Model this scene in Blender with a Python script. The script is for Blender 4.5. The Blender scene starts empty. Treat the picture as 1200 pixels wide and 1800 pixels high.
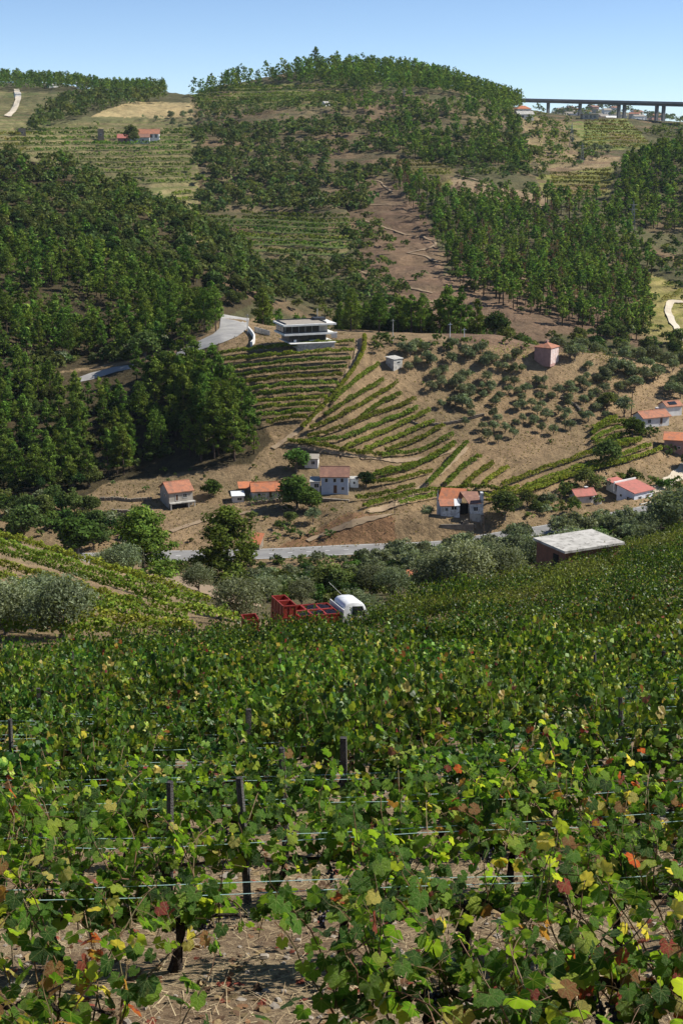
import bpy, math, random
import numpy as np
from mathutils import Vector, Matrix

# ------------------------------------------------------------------ camera, sky, sun, exposure
SC = bpy.context.scene
COL = SC.collection
PITCH = math.radians(15.0)
FPX = 2500.0                      # focal length in photograph pixels (1200 wide)
CT, ST = math.cos(PITCH), math.sin(PITCH)
cam_d = bpy.data.cameras.new('camera')
cam = bpy.data.objects.new('camera', cam_d)
COL.objects.link(cam)
SC.camera = cam
cam.location = (0, 0, 0)
cam.rotation_euler = (math.radians(90) - PITCH, 0, 0)
cam_d.sensor_fit = 'VERTICAL'
cam_d.sensor_height = 36.0
cam_d.lens = FPX / 1800.0 * 36.0
cam_d.clip_start = 0.1
cam_d.clip_end = 30000.0

SUN_DIR = Vector((0.76, 0.13, 0.72)).normalized()      # towards the sun: right, a little beyond the camera
world = bpy.data.worlds.new('World')
SC.world = world
world.use_nodes = True
wn = world.node_tree
wn.nodes.clear()
sky = wn.nodes.new('ShaderNodeTexSky')
sky.sky_type = 'NISHITA'
sky.sun_disc = False
sky.sun_elevation = math.asin(SUN_DIR.z)
sky.sun_rotation = math.atan2(SUN_DIR.x, SUN_DIR.y)
sky.altitude = 0
sky.air_density = 0.5
sky.dust_density = 0.0
sky.ozone_density = 2.8
bg = wn.nodes.new('ShaderNodeBackground')
bg.inputs['Strength'].default_value = 0.105
wo = wn.nodes.new('ShaderNodeOutputWorld')
wn.links.new(sky.outputs[0], bg.inputs['Color'])
wn.links.new(bg.outputs[0], wo.inputs['Surface'])
sun_d = bpy.data.lights.new('sun', 'SUN')
sun_d.energy = 5.0
sun_d.angle = math.radians(0.53)
sun_d.color = (1.0, 0.95, 0.86)
sun = bpy.data.objects.new('sun', sun_d)
COL.objects.link(sun)
sun.rotation_euler = SUN_DIR.to_track_quat('Z', 'Y').to_euler()
SC.view_settings.view_transform = 'Standard'
SC.view_settings.look = 'None'
SC.view_settings.exposure = 0.5
SC.view_settings.gamma = 1.0
SC.view_settings.use_curve_mapping = False

# ------------------------------------------------------------------ small helpers
RS = np.random.RandomState(7)

def tag(o, label=None, cat=None, group=None, kind=None):
    if label: o['label'] = label
    if cat: o['category'] = cat
    if group: o['group'] = group
    if kind: o['kind'] = kind
    return o

def empty(name, loc, rz=0.0, sc=1.0):
    o = bpy.data.objects.new(name, None)
    COL.objects.link(o)
    o.location = loc
    o.rotation_euler = (0, 0, rz)
    o.scale = (sc, sc, sc)
    o.empty_display_size = 0.2
    return o

def link(name, me, parent=None, loc=None):
    o = bpy.data.objects.new(name, me)
    COL.objects.link(o)
    if parent is not None: o.parent = parent
    if loc is not None: o.location = loc
    return o

def mesh_np(name, V, F, mats, col=None, fm=None, smooth=False, uv=None):
    """V (n,3); F list of face arrays (each (m,k)) or one array; col (n,3) per vertex."""
    V = np.asarray(V, dtype=np.float32)
    if isinstance(F, np.ndarray): F = [F]
    me = bpy.data.meshes.new(name)
    nl = sum(f.size for f in F); nf = sum(len(f) for f in F)
    me.vertices.add(len(V)); me.loops.add(nl); me.polygons.add(nf)
    me.vertices.foreach_set('co', V.ravel())
    me.loops.foreach_set('vertex_index', np.concatenate([f.ravel() for f in F]).astype(np.int32))
    starts = []; s = 0
    for f in F:
        starts.append(s + np.arange(len(f)) * f.shape[1]); s += f.size
    me.polygons.foreach_set('loop_start', np.concatenate(starts).astype(np.int32))
    if fm is not None: me.polygons.foreach_set('material_index', np.asarray(fm, dtype=np.int32))
    me.polygons.foreach_set('use_smooth', np.full(nf, smooth, dtype=bool))
    me.update(calc_edges=True)
    for m in (mats if isinstance(mats, (list, tuple)) else [mats]): me.materials.append(m)
    if col is not None:
        a = me.attributes.new('Col', 'FLOAT_COLOR', 'POINT')
        c = np.ones((len(V), 4), dtype=np.float32); c[:, :3] = col
        a.data.foreach_set('color', c.ravel())
    if uv is not None:
        u = me.uv_layers.new(name='UVMap')
        idx = np.concatenate([f.ravel() for f in F])
        u.data.foreach_set('uv', np.asarray(uv, dtype=np.float32)[idx].ravel())
    return me

class MB:
    """collects simple solids and builds one mesh"""
    def __init__(s): s.v = []; s.f = []; s.m = []
    def add(s, vs, fs, m=0, M=None):
        b = len(s.v)
        for p in vs:
            p = Vector(p)
            if M is not None: p = M @ p
            s.v.append(tuple(p))
        for f in fs: s.f.append([b + i for i in f]); s.m.append(m)
        return s
    def box(s, x0, x1, y0, y1, z0, z1, m=0, M=None):
        return s.add([(x0,y0,z0),(x1,y0,z0),(x1,y1,z0),(x0,y1,z0),(x0,y0,z1),(x1,y0,z1),(x1,y1,z1),(x0,y1,z1)],
              [(0,3,2,1),(4,5,6,7),(0,1,5,4),(1,2,6,5),(2,3,7,6),(3,0,4,7)], m, M)
    def tube(s, pts, rad, n=6, m=0, cap=True):
        pts = [Vector(p) for p in pts]
        if not hasattr(rad, '__len__'): rad = [rad] * len(pts)
        b = len(s.v)
        for i, p in enumerate(pts):
            d = (pts[min(i+1, len(pts)-1)] - pts[max(i-1, 0)]).normalized()
            u = d.cross(Vector((0, 0, 1)))
            if u.length < .05: u = d.cross(Vector((0, 1, 0)))
            u.normalize(); w = d.cross(u)
            for k in range(n):
                a = 2 * math.pi * k / n
                s.v.append(tuple(p + (u * math.cos(a) + w * math.sin(a)) * rad[i]))
        for i in range(len(pts) - 1):
            for k in range(n):
                k2 = (k + 1) % n
                s.f.append([b+i*n+k, b+i*n+k2, b+(i+1)*n+k2, b+(i+1)*n+k]); s.m.append(m)
        if cap:
            s.f.append([b+k for k in range(n)][::-1]); s.m.append(m)
            s.f.append([b+(len(pts)-1)*n+k for k in range(n)]); s.m.append(m)
        return s
    def mesh(s, name, mats, smooth=False):
        me = bpy.data.meshes.new(name)
        me.from_pydata(s.v, [], s.f)
        me.polygons.foreach_set('material_index', s.m)
        if smooth: me.polygons.foreach_set('use_smooth', [True] * len(s.f))
        me.update()
        for m in (mats if isinstance(mats, (list, tuple)) else [mats]): me.materials.append(m)
        return me
    def build(s, name, mats, parent=None, smooth=False):
        return link(name, s.mesh(name, mats, smooth), parent)

# ------------------------------------------------------------------ noise
def _h(ix, iy, s):
    n = (ix.astype(np.int64) * 374761393 + iy.astype(np.int64) * 668265263 + s * 1442695041) & 0xffffffff
    n = ((n ^ (n >> 13)) * 1274126177) & 0xffffffff
    return ((n ^ (n >> 16)) & 0xffff) / 65535.0
def vnoise(x, y, s=0):
    ix = np.floor(x); iy = np.floor(y); fx = x - ix; fy = y - iy
    fx = fx*fx*(3-2*fx); fy = fy*fy*(3-2*fy)
    a = _h(ix, iy, s); b = _h(ix+1, iy, s); c = _h(ix, iy+1, s); d = _h(ix+1, iy+1, s)
    return (a*(1-fx)+b*fx)*(1-fy)+(c*(1-fx)+d*fx)*fy
def fbm(x, y, s=0, o=4):
    r = 0; a = .5; t = 0
    for i in range(o):
        r = r + a*vnoise(x*2**i+17.3*i, y*2**i-9.1*i, s+i); t += a; a *= .5
    return r/t*2-1

# ------------------------------------------------------------------ terrain
def s_of(py):
    b = (900.0 - np.asarray(py, dtype=float)) / FPX
    return (-ST + b*CT) / (CT + b*ST)
def az_of(px, py):
    b = (900.0 - np.asarray(py, dtype=float)) / FPX
    return (np.asarray(px, dtype=float) - 600.0) / FPX / (CT + b*ST)
def project(x, y, z):
    cy = np.maximum(y*CT - z*ST, 1e-3)     # depth along the view
    return 600 + FPX*x/cy, 900 - FPX*(y*ST + z*CT)/cy

def z_near(x, y):
    return -2.6 - .345*y + .085*((x+np.sqrt(x*x+9))/2-1.5)

# curves of the ground, near to far: (px, py, Y) seen in the photograph, or (px, 'z', Y, z) for hidden ground
CURVES = [
 [(-300,1215,62),(0,1192,62),(300,1160,68),(600,1128,75),(750,1095,82),(900,1050,95),(1200,985,110),(1500,940,120)],
 [(-300,1165,78),(0,1145,78),(300,1130,80),(600,1118,88),(750,1060,100),(900,1030,112),(1050,990,128),(1200,948,142),(1500,900,160)],
 [(-300,905,185),(0,948,165),(200,1005,140),(390,1075,118),(600,1115,112),(750,1060,125),(900,1022,145),(1050,985,155),(1200,957,165),(1500,920,185)],
 [(-300,990,205),(0,1000,200),(200,1015,195),(400,1030,185),(600,1030,185),(900,1020,190),(1200,985,205),(1500,960,215)],
 'ROAD',
 'ROAD2',
 'BANK',
 [(-300,900,272),(0,898,277),(200,895,282),(310,893,285),(450,873,289),(590,864,291),(640,880,287),(700,905,275),(760,918,272),(850,920,274),(950,905,280),(1100,885,290),(1200,850,305),(1500,800,335)],
 [(-300,840,305),(0,850,303),(200,845,302),(450,800,306),(600,795,308),(700,810,310),(850,850,298),(950,835,302),(1100,805,314),(1200,775,327),(1500,740,350)],
 [(-300,700,345),(0,720,340),(200,720,338),(400,720,328),(450,715,326),(600,690,328),(680,690,334),(800,690,340),(1000,700,345),(1200,690,355),(1500,660,372)],
 [(-300,560,395),(0,600,385),(150,645,372),(300,622,365),(400,592,364),(480,602,357),(580,604,355),(700,600,355),(850,590,362),(950,612,362),(1100,630,368),(1200,640,378),(1500,620,392)],
 [(-300,530,412),(0,560,405),(150,605,395),(300,585,390),(400,562,390),(480,'z',384,-51),(700,'z',388,-53),(850,'z',390,-55),(950,'z',385,-60),(1100,'z',390,-64),(1200,'z',395,-66),(1500,'z',400,-66)],
 [(-300,470,432),(0,500,432),(200,530,430),(300,545,432),(400,'z',432,-60),(600,'z',435,-70),(900,'z',440,-73),(1200,'z',450,-76),(1500,'z',450,-74)],
 [(-300,400,500),(0,420,500),(200,440,500),(300,460,500),(400,480,500),(460,520,490),(600,545,500),(800,580,490),(950,598,485),(1100,612,485),(1200,612,490),(1500,600,520)],
 [(-300,320,580),(0,345,580),(200,360,580),(300,385,580),(400,430,575),(460,480,570),(600,480,575),(800,500,555),(950,525,545),(1100,540,550),(1200,530,565),(1500,520,600)],
 [(-300,240,640),(0,272,640),(100,290,635),(200,330,640),(300,375,640),(350,405,640),(420,430,640),(500,420,650),(600,400,655),(800,420,645),(950,450,635),(1100,470,630),(1200,470,640),(1500,450,660)],
 [(-300,'z',760,-25),(0,'z',760,-28),(150,'z',750,-30),(280,'z',745,-28),(350,370,740),(450,370,740),(600,340,750),(800,340,740),(950,370,720),(1050,400,700),(1200,412,720),(1500,400,740)],
 [(-300,250,860),(0,252,850),(150,285,850),(300,285,850),(450,290,850),(600,280,860),(800,280,840),(900,290,830),(1000,310,820),(1100,300,805),(1200,272,805),(1500,260,820)],
 [(-300,215,1000),(0,222,1000),(200,225,1000),(400,222,1000),(600,202,1000),(800,210,980),(900,240,960),(1000,257,960),(1100,'z',960,-15),(1200,'z',960,-18),(1500,'z',960,-18)],
 [(-300,190,1200),(0,190,1200),(150,175,1200),(300,180,1180),(400,175,1150),(600,152,1150),(800,165,1120),(870,187,1120),(950,208,1150),(1050,212,1180),(1200,224,1180),(1500,230,1180)],
 [(-300,148,1500),(0,146,1500),(100,150,1480),(200,164,1450),(280,164,1400),(330,168,1350),(400,148,1300),(550,128,1300),(700,137,1280),(800,155,1270),(870,178,1270),(920,193,1270),(1000,204,1280),(1100,209,1290),(1200,214,1300),(1500,220,1300)],
 [(-300,'z',1800,60),(300,'z',1750,30),(600,'z',1650,20),(900,'z',1650,-60),(1200,'z',1650,-90),(1500,'z',1650,-80)],
 [(-300,'z',2300,40),(600,'z',2200,0),(900,214,2300),(1050,212,2300),(1200,218,2300),(1500,222,2300)],
 [(-300,'z',2700,30),(600,'z',2700,0),(900,'z',2700,20),(990,201,2700),(1050,193,2700),(1090,196,2700),(1140,206,2700),(1200,217,2700),(1500,226,2700)],
 [(-300,'z',3600,-40),(1500,'z',3600,-60)],
 [(-300,'z',9000,-120),(1500,'z',9000,-120)],
]
ROAD_NEAR = [(-300,1000,245),(0,996,248),(200,991,250),(310,988,254),(445,985,254),(620,977,256),(760,971,258),(900,950,262),(1100,912,276),(1200,890,287),(1500,850,302)]
AZC = np.unique(np.concatenate([np.linspace(-.9, -.29, 22), np.linspace(-.29, .29, 450), np.linspace(.29, .9, 22)]))
def curve_to_az(c):
    az = []; Y = []; Z = []
    for p in c:
        if p[1] == 'z':
            az.append((p[0]-600)/FPX/CT); Y.append(p[2]); Z.append(p[3])
        else:
            az.append(float(az_of(p[0], p[1]))); Y.append(p[2]); Z.append(float(s_of(p[1]))*p[2])
    az = np.array(az); o = np.argsort(az)
    return az[o], np.array(Y, float)[o], np.array(Z, float)[o]
def pchip(x, y, xi):
    x = np.asarray(x, float); y = np.asarray(y, float)
    h = np.diff(x); d = np.diff(y)/h
    m = np.zeros(len(x)); m[0] = d[0]; m[-1] = d[-1]
    for i in range(1, len(x)-1):
        if d[i-1]*d[i] > 0:
            w1 = 2*h[i]+h[i-1]; w2 = h[i]+2*h[i-1]
            m[i] = (w1+w2)/(w1/d[i-1]+w2/d[i])
    xi = np.clip(xi, x[0], x[-1])
    k = np.clip(np.searchsorted(x, xi, side='right')-1, 0, len(x)-2)
    t = (xi-x[k])/h[k]
    return (2*t**3-3*t**2+1)*y[k]+(t**3-2*t**2+t)*h[k]*m[k]+(-2*t**3+3*t**2)*y[k+1]+(t**3-t**2)*h[k]*m[k+1]
def sm(a, n=5):
    k = np.ones(n)/n
    return np.convolve(np.pad(a, n//2, mode='edge'), k, mode='valid')
nodesY = []; nodesZ = []
for yy in (40.0, 48.0):
    nodesY.append(np.full(len(AZC), yy)); nodesZ.append(z_near(AZC*yy, np.full(len(AZC), yy)))
AZL = np.clip(AZC, -.42, .42)
for c in CURVES:
    if c == 'ROAD':
        a, Y, Z = curve_to_az(ROAD_NEAR); RY = pchip(a, Y, AZL); RZ = pchip(a, Z, AZL)
        nodesY.append(RY); nodesZ.append(RZ)
    elif c == 'ROAD2':
        nodesY.append(RY+8.0); nodesZ.append(RZ+0.02)
    elif c == 'BANK':
        hgt = np.interp(AZC, [az_of(560,940), az_of(620,940), az_of(760,940), az_of(870,940), az_of(950,940)], [1.0, 4.0, 4.2, 3.0, 1.0])
        nodesY.append(RY+12.5); nodesZ.append(RZ+hgt)
    else:
        a, Y, Z = curve_to_az(c)
        nodesY.append(sm(pchip(a, Y, AZL))); nodesZ.append(sm(pchip(a, Z, AZL)))
nodesY = np.array(nodesY); nodesZ = np.array(nodesZ)
_lg = lambda a, b, n: np.exp(np.linspace(math.log(a), math.log(b), n, endpoint=False))
YR = np.concatenate([_lg(46, 245, 170), _lg(245, 420, 170), _lg(420, 600, 70), _lg(600, 1300, 300), _lg(1300, 1600, 30), np.exp(np.linspace(math.log(1600), math.log(9000), 45))])
LYR = np.log(YR)
H = np.zeros((len(YR), len(AZC)))
for j in range(len(AZC)):
    yy = nodesY[:, j].copy()
    for i in range(1, len(yy)): yy[i] = max(yy[i], yy[i-1]+1.0)
    H[:, j] = pchip(yy, nodesZ[:, j], YR)
GX = AZC[None, :]*YR[:, None]; GY = np.repeat(YR[:, None], len(AZC), 1)
# relief: gullies and knolls on the far hills, small lumps nearer
amp = np.interp(YR, [60, 200, 245, 262, 290, 400, 520, 700, 1100, 1400, 3000], [.15, .6, .0, .0, .35, .8, 3.5, 6.0, 5.0, 3.0, 10])[:, None]
H += amp*fbm(GX/70, GY/110, 3, 5) * np.where(YR[:, None] > 900, np.interp(AZC, [-1, .08, .15, 1], [1, 1, .22, .22])[None, :], 1)
H += np.interp(YR, [60, 245, 262, 270, 500, 1000], [.08, .0, .0, .18, .5, 1.0])[:, None]*fbm(GX/6, GY/6, 9, 3)
H0 = H.copy()

def height(x, y):
    x = np.asarray(x, float); y = np.asarray(y, float)
    zn = z_near(x, y) + .05*fbm(x/1.5, y/1.5, 21, 3)*np.clip((60-y)/20, 0, 1)
    yc = np.maximum(y, 46.001)
    az = np.clip(x/yc, AZC[0], AZC[-1]-1e-6)
    ly = np.log(np.minimum(yc, 8999))
    j = np.clip(np.searchsorted(AZC, az, side='right')-1, 0, len(AZC)-2)
    i = np.clip(np.searchsorted(LYR, ly, side='right')-1, 0, len(LYR)-2)
    tx = (az-AZC[j])/(AZC[j+1]-AZC[j]); ty = (np.exp(ly)-YR[i])/(YR[i+1]-YR[i])
    zf = (H[i, j]*(1-tx)+H[i, j+1]*tx)*(1-ty)+(H[i+1, j]*(1-tx)+H[i+1, j+1]*tx)*ty
    w = np.clip((y-46)/6, 0, 1)
    return zn*(1-w)+zf*w
YS = np.exp(np.linspace(math.log(3.0), math.log(5000), 2600))
def hit(px, py, ymin=3.0, ymax=5000):
    """the first ground point seen at a pixel of the photograph"""
    a = float(az_of(px, py)); s = float(s_of(py))
    ys = YS[(YS >= ymin) & (YS <= ymax)]
    hh = height(a*ys, ys)/ys
    k = np.nonzero(hh >= s)[0]
    if len(k) == 0:
        k = [int(np.argmax(hh))]
    i = k[0]
    if i > 0:
        d0 = s-hh[i-1]; d1 = hh[i]-s
        t = d0/(d0+d1) if d0+d1 > 1e-9 else 0
        Y = ys[i-1]+(ys[i]-ys[i-1])*t
    else: Y = ys[i]
    return Vector((a*Y, Y, float(height(a*Y, Y))))
def at_y(px, py, Y):
    a = float(az_of(px, py)); return Vector((a*Y, Y, float(height(a*Y, Y))))
def inpoly(px, py, poly):
    px = np.asarray(px); py = np.asarray(py)
    r = np.zeros(px.shape, dtype=bool); n = len(poly)
    for i in range(n):
        x1, y1 = poly[i]; x2, y2 = poly[(i+1) % n]
        if y1 == y2: continue
        c = ((y1 > py) != (y2 > py)) & (px < (x2-x1)*(py-y1)/(y2-y1)+x1)
        r ^= c
    return r
# ------------------------------------------------------------------ materials
def new_mat(name):
    m = bpy.data.materials.new(name); m.use_nodes = True
    nt = m.node_tree; nt.nodes.clear()
    out = nt.nodes.new('ShaderNodeOutputMaterial')
    return m, nt, out
def N(nt, t, **kw):
    n = nt.nodes.new(t)
    for k, v in kw.items():
        if k.startswith('i_'): n.inputs[k[2:].replace('_', ' ')].default_value = v
        elif k.startswith('n_'): n.inputs[int(k[2:])].default_value = v
        else: setattr(n, k, v)
    return n
def noise_fac(nt, scale, detail=4, lo=.35, hi=.65, coord='Object', rough=.55, tc=None):
    tc = tc or nt.nodes.new('ShaderNodeTexCoord')
    n = N(nt, 'ShaderNodeTexNoise', i_Scale=scale, i_Detail=detail, i_Roughness=rough)
    nt.links.new(tc.outputs[coord], n.inputs['Vector'])
    r = N(nt, 'ShaderNodeMapRange'); r.inputs[1].default_value = lo; r.inputs[2].default_value = hi
    nt.links.new(n.outputs['Fac'], r.inputs[0])
    return r.outputs[0]
def mixc(nt, fac, a, b, mode='MIX'):
    m = N(nt, 'ShaderNodeMix', data_type='RGBA', blend_type=mode)
    for s, v in ((0, fac), (6, a), (7, b)):
        if hasattr(v, 'links') or isinstance(v, bpy.types.NodeSocket): nt.links.new(v, m.inputs[s])
        elif isinstance(v, (int, float)): m.inputs[s].default_value = v
        else: m.inputs[s].default_value = (*v, 1)
    return m.outputs[2]
def weathered(name, c1, c2, scale=1.5, rough=.85, c3=None, s3=6.0, lo=.4, hi=.62, bump=.0, lo3=.58, hi3=.7, spec=.3, metal=0):
    """a wall, roof or board colour with blotches of a second and marks of a third"""
    m, nt, out = new_mat(name)
    b = N(nt, 'ShaderNodeBsdfPrincipled'); b.inputs['Roughness'].default_value = rough
    b.inputs['Specular IOR Level'].default_value = spec; b.inputs['Metallic'].default_value = metal
    c = mixc(nt, noise_fac(nt, scale, 5, lo, hi), c1, c2)
    if c3: c = mixc(nt, noise_fac(nt, s3, 6, lo3, hi3, rough=.7), c, c3)
    nt.links.new(c, b.inputs['Base Color'])
    if bump:
        n = N(nt, 'ShaderNodeTexNoise', i_Scale=scale*8, i_Detail=6); tc = nt.nodes.new('ShaderNodeTexCoord')
        nt.links.new(tc.outputs['Object'], n.inputs['Vector'])
        bp = N(nt, 'ShaderNodeBump', i_Strength=bump, i_Distance=.05)
        nt.links.new(n.outputs['Fac'], bp.inputs['Height']); nt.links.new(bp.outputs[0], b.inputs['Normal'])
    nt.links.new(b.outputs[0], out.inputs[0])
    return m
def tiled(name, c1, c2, c3):
    """clay tiles: courses and columns in the relief, tile to tile colour changes"""
    m, nt, out = new_mat(name)
    b = N(nt, 'ShaderNodeBsdfPrincipled', i_Roughness=.85)
    tc = nt.nodes.new('ShaderNodeTexCoord')
    vo = N(nt, 'ShaderNodeTexVoronoi', i_Scale=3.2); nt.links.new(tc.outputs['Object'], vo.inputs['Vector'])
    sep = N(nt, 'ShaderNodeSeparateColor'); nt.links.new(vo.outputs['Color'], sep.inputs[0])
    c = mixc(nt, sep.outputs[0], c1, c2)
    c = mixc(nt, noise_fac(nt, .9, 6, .48, .68, tc=tc), c, c3)
    wv = N(nt, 'ShaderNodeTexWave', i_Scale=1.3, i_Distortion=.4, bands_direction='X'); nt.links.new(tc.outputs['UV'], wv.inputs['Vector'])
    bp = N(nt, 'ShaderNodeBump', i_Strength=.7, i_Distance=.08); nt.links.new(wv.outputs['Fac'], bp.inputs['Height'])
    nt.links.new(bp.outputs[0], b.inputs['Normal'])
    nt.links.new(c, b.inputs['Base Color']); nt.links.new(b.outputs[0], out.inputs[0])
    return m
def foliage_mat(name, transl=.3, vary=.35, gloss=.0, rough=.5):
    m, nt, out = new_mat(name)
    at = N(nt, 'ShaderNodeAttribute', attribute_name='Col')
    oi = N(nt, 'ShaderNodeObjectInfo')
    mr = N(nt, 'ShaderNodeMapRange'); mr.inputs[3].default_value = 1-vary; mr.inputs[4].default_value = 1+vary
    nt.links.new(oi.outputs['Random'], mr.inputs[0])
    mul = N(nt, 'ShaderNodeVectorMath', operation='SCALE')
    nt.links.new(at.outputs['Color'], mul.inputs[0]); nt.links.new(mr.outputs[0], mul.inputs['Scale'])
    if vary > .2:
        hs = N(nt, 'ShaderNodeHueSaturation'); r2 = N(nt, 'ShaderNodeMath', operation='MULTIPLY'); r2.inputs[1].default_value = 7.31
        fr = N(nt, 'ShaderNodeMath', operation='FRACT'); mr2 = N(nt, 'ShaderNodeMapRange'); mr2.inputs[3].default_value = .465; mr2.inputs[4].default_value = .515
        nt.links.new(oi.outputs['Random'], r2.inputs[0]); nt.links.new(r2.outputs[0], fr.inputs[0]); nt.links.new(fr.outputs[0], mr2.inputs[0]); nt.links.new(mr2.outputs[0], hs.inputs['Hue'])
        nt.links.new(mul.outputs[0], hs.inputs['Color']); mul = hs
    d = N(nt, 'ShaderNodeBsdfPrincipled', i_Roughness=rough); d.inputs['Specular IOR Level'].default_value = gloss
    t = N(nt, 'ShaderNodeBsdfTranslucent'); mx = N(nt, 'ShaderNodeMixShader'); mx.inputs[0].default_value = transl
    tcol = N(nt, 'ShaderNodeVectorMath', operation='MULTIPLY'); tcol.inputs[1].default_value = (1.5, 1.5, .7)
    nt.links.new(mul.outputs[0], tcol.inputs[0])
    nt.links.new(mul.outputs[0], d.inputs['Base Color']); nt.links.new(tcol.outputs[0], t.inputs['Color'])
    nt.links.new(d.outputs[0], mx.inputs[1]); nt.links.new(t.outputs[0], mx.inputs[2]); nt.links.new(mx.outputs[0], out.inputs[0])
    return m
def ground_mat():
    m, nt, out = new_mat('ground_soil_and_litter')
    at = N(nt, 'ShaderNodeAttribute', attribute_name='Col')
    tc = nt.nodes.new('ShaderNodeTexCoord')
    b = N(nt, 'ShaderNodeBsdfPrincipled', i_Roughness=.95); b.inputs['Specular IOR Level'].default_value = .1
    f1 = noise_fac(nt, .35, 8, .3, .7, tc=tc, rough=.7)
    f2 = noise_fac(nt, .06, 6, .35, .65, tc=tc, rough=.65)
    f3 = noise_fac(nt, 2.2, 6, .5, .75, tc=tc, rough=.75)
    c = mixc(nt, .85, at.outputs['Color'], mixc(nt, f1, (.55, .53, .50), (1.4, 1.38, 1.3)), 'MULTIPLY')
    c = mixc(nt, .7, c, mixc(nt, f2, (.75, .8, .75), (1.2, 1.15, 1.1)), 'MULTIPLY')
    c = mixc(nt, .6, c, mixc(nt, f3, (1.05, 1.05, 1.05), (.45, .5, .42)), 'MULTIPLY')
    nt.links.new(c, b.inputs['Base Color'])
    n = N(nt, 'ShaderNodeTexNoise', i_Scale=.8, i_Detail=8, i_Roughness=.7); nt.links.new(tc.outputs['Object'], n.inputs['Vector'])
    bp = N(nt, 'ShaderNodeBump', i_Strength=.9, i_Distance=.9); nt.links.new(n.outputs['Fac'], bp.inputs['Height'])
    nt.links.new(bp.outputs[0], b.inputs['Normal'])
    nt.links.new(b.outputs[0], out.inputs[0])
    return m
def near_ground_mat():
    m, nt, out = new_mat('vineyard_soil_with_straw')
    tc = nt.nodes.new('ShaderNodeTexCoord')
    b = N(nt, 'ShaderNodeBsdfPrincipled', i_Roughness=.95); b.inputs['Specular IOR Level'].default_value = .1
    c = mixc(nt, noise_fac(nt, 1.1, 6, .35, .6, tc=tc), (.24, .165, .10), (.38, .29, .175))
    c = mixc(nt, noise_fac(nt, 14, 6, .45, .65, tc=tc, rough=.75), c, (.13, .085, .055))
    c = mixc(nt, noise_fac(nt, 40, 5, .58, .68, tc=tc, rough=.8), c, (.5, .42, .29))
    nt.links.new(c, b.inputs['Base Color'])
    n = N(nt, 'ShaderNodeTexNoise', i_Scale=18, i_Detail=8, i_Roughness=.75); nt.links.new(tc.outputs['Object'], n.inputs['Vector'])
    bp = N(nt, 'ShaderNodeBump', i_Strength=1.0, i_Distance=.06); nt.links.new(n.outputs['Fac'], bp.inputs['Height'])
    nt.links.new(bp.outputs[0], b.inputs['Normal'])
    nt.links.new(b.outputs[0], out.inputs[0])
    return m
def plain(name, c, rough=.6, spec=.3, metal=0):
    m, nt, out = new_mat(name)
    b = N(nt, 'ShaderNodeBsdfPrincipled', i_Roughness=rough); b.inputs['Specular IOR Level'].default_value = spec
    b.inputs['Metallic'].default_value = metal
    f = noise_fac(nt, 5, 4, .3, .7)
    nt.links.new(mixc(nt, f, tuple(x*.86 for x in c), tuple(min(1, x*1.1) for x in c)), b.inputs['Base Color'])
    nt.links.new(b.outputs[0], out.inputs[0])
    return m
GROUND = ground_mat(); NEARG = near_ground_mat()
FOL = foliage_mat('tree_foliage', .3, .3)
FOLV = foliage_mat('vine_leaves', .3, .34, .3, .45)
FOLS = foliage_mat('wood_foliage', .3, 0)
BARK = weathered('bark', (.10,.07,.05), (.05,.036,.028), 3, .9)
BARKG = weathered('grey_bark', (.20,.17,.14), (.10,.085,.07), 3, .9)
ASPH = weathered('asphalt_road', (.19,.185,.18), (.25,.245,.235), .4, .9, (.13,.13,.13), .15, .35, .65)
PALER = weathered('pale_asphalt_road', (.27,.26,.25), (.34,.33,.31), .3, .9)
DIRT = weathered('dirt_track', (.25,.18,.115), (.29,.215,.135), .5, .95, (.19,.135,.08), 1.2)
PALED = weathered('pale_dirt_track', (.50,.43,.32), (.60,.53,.42), .1, .95)
WHITEL = plain('road_paint', (.75,.75,.72), .7)

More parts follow.
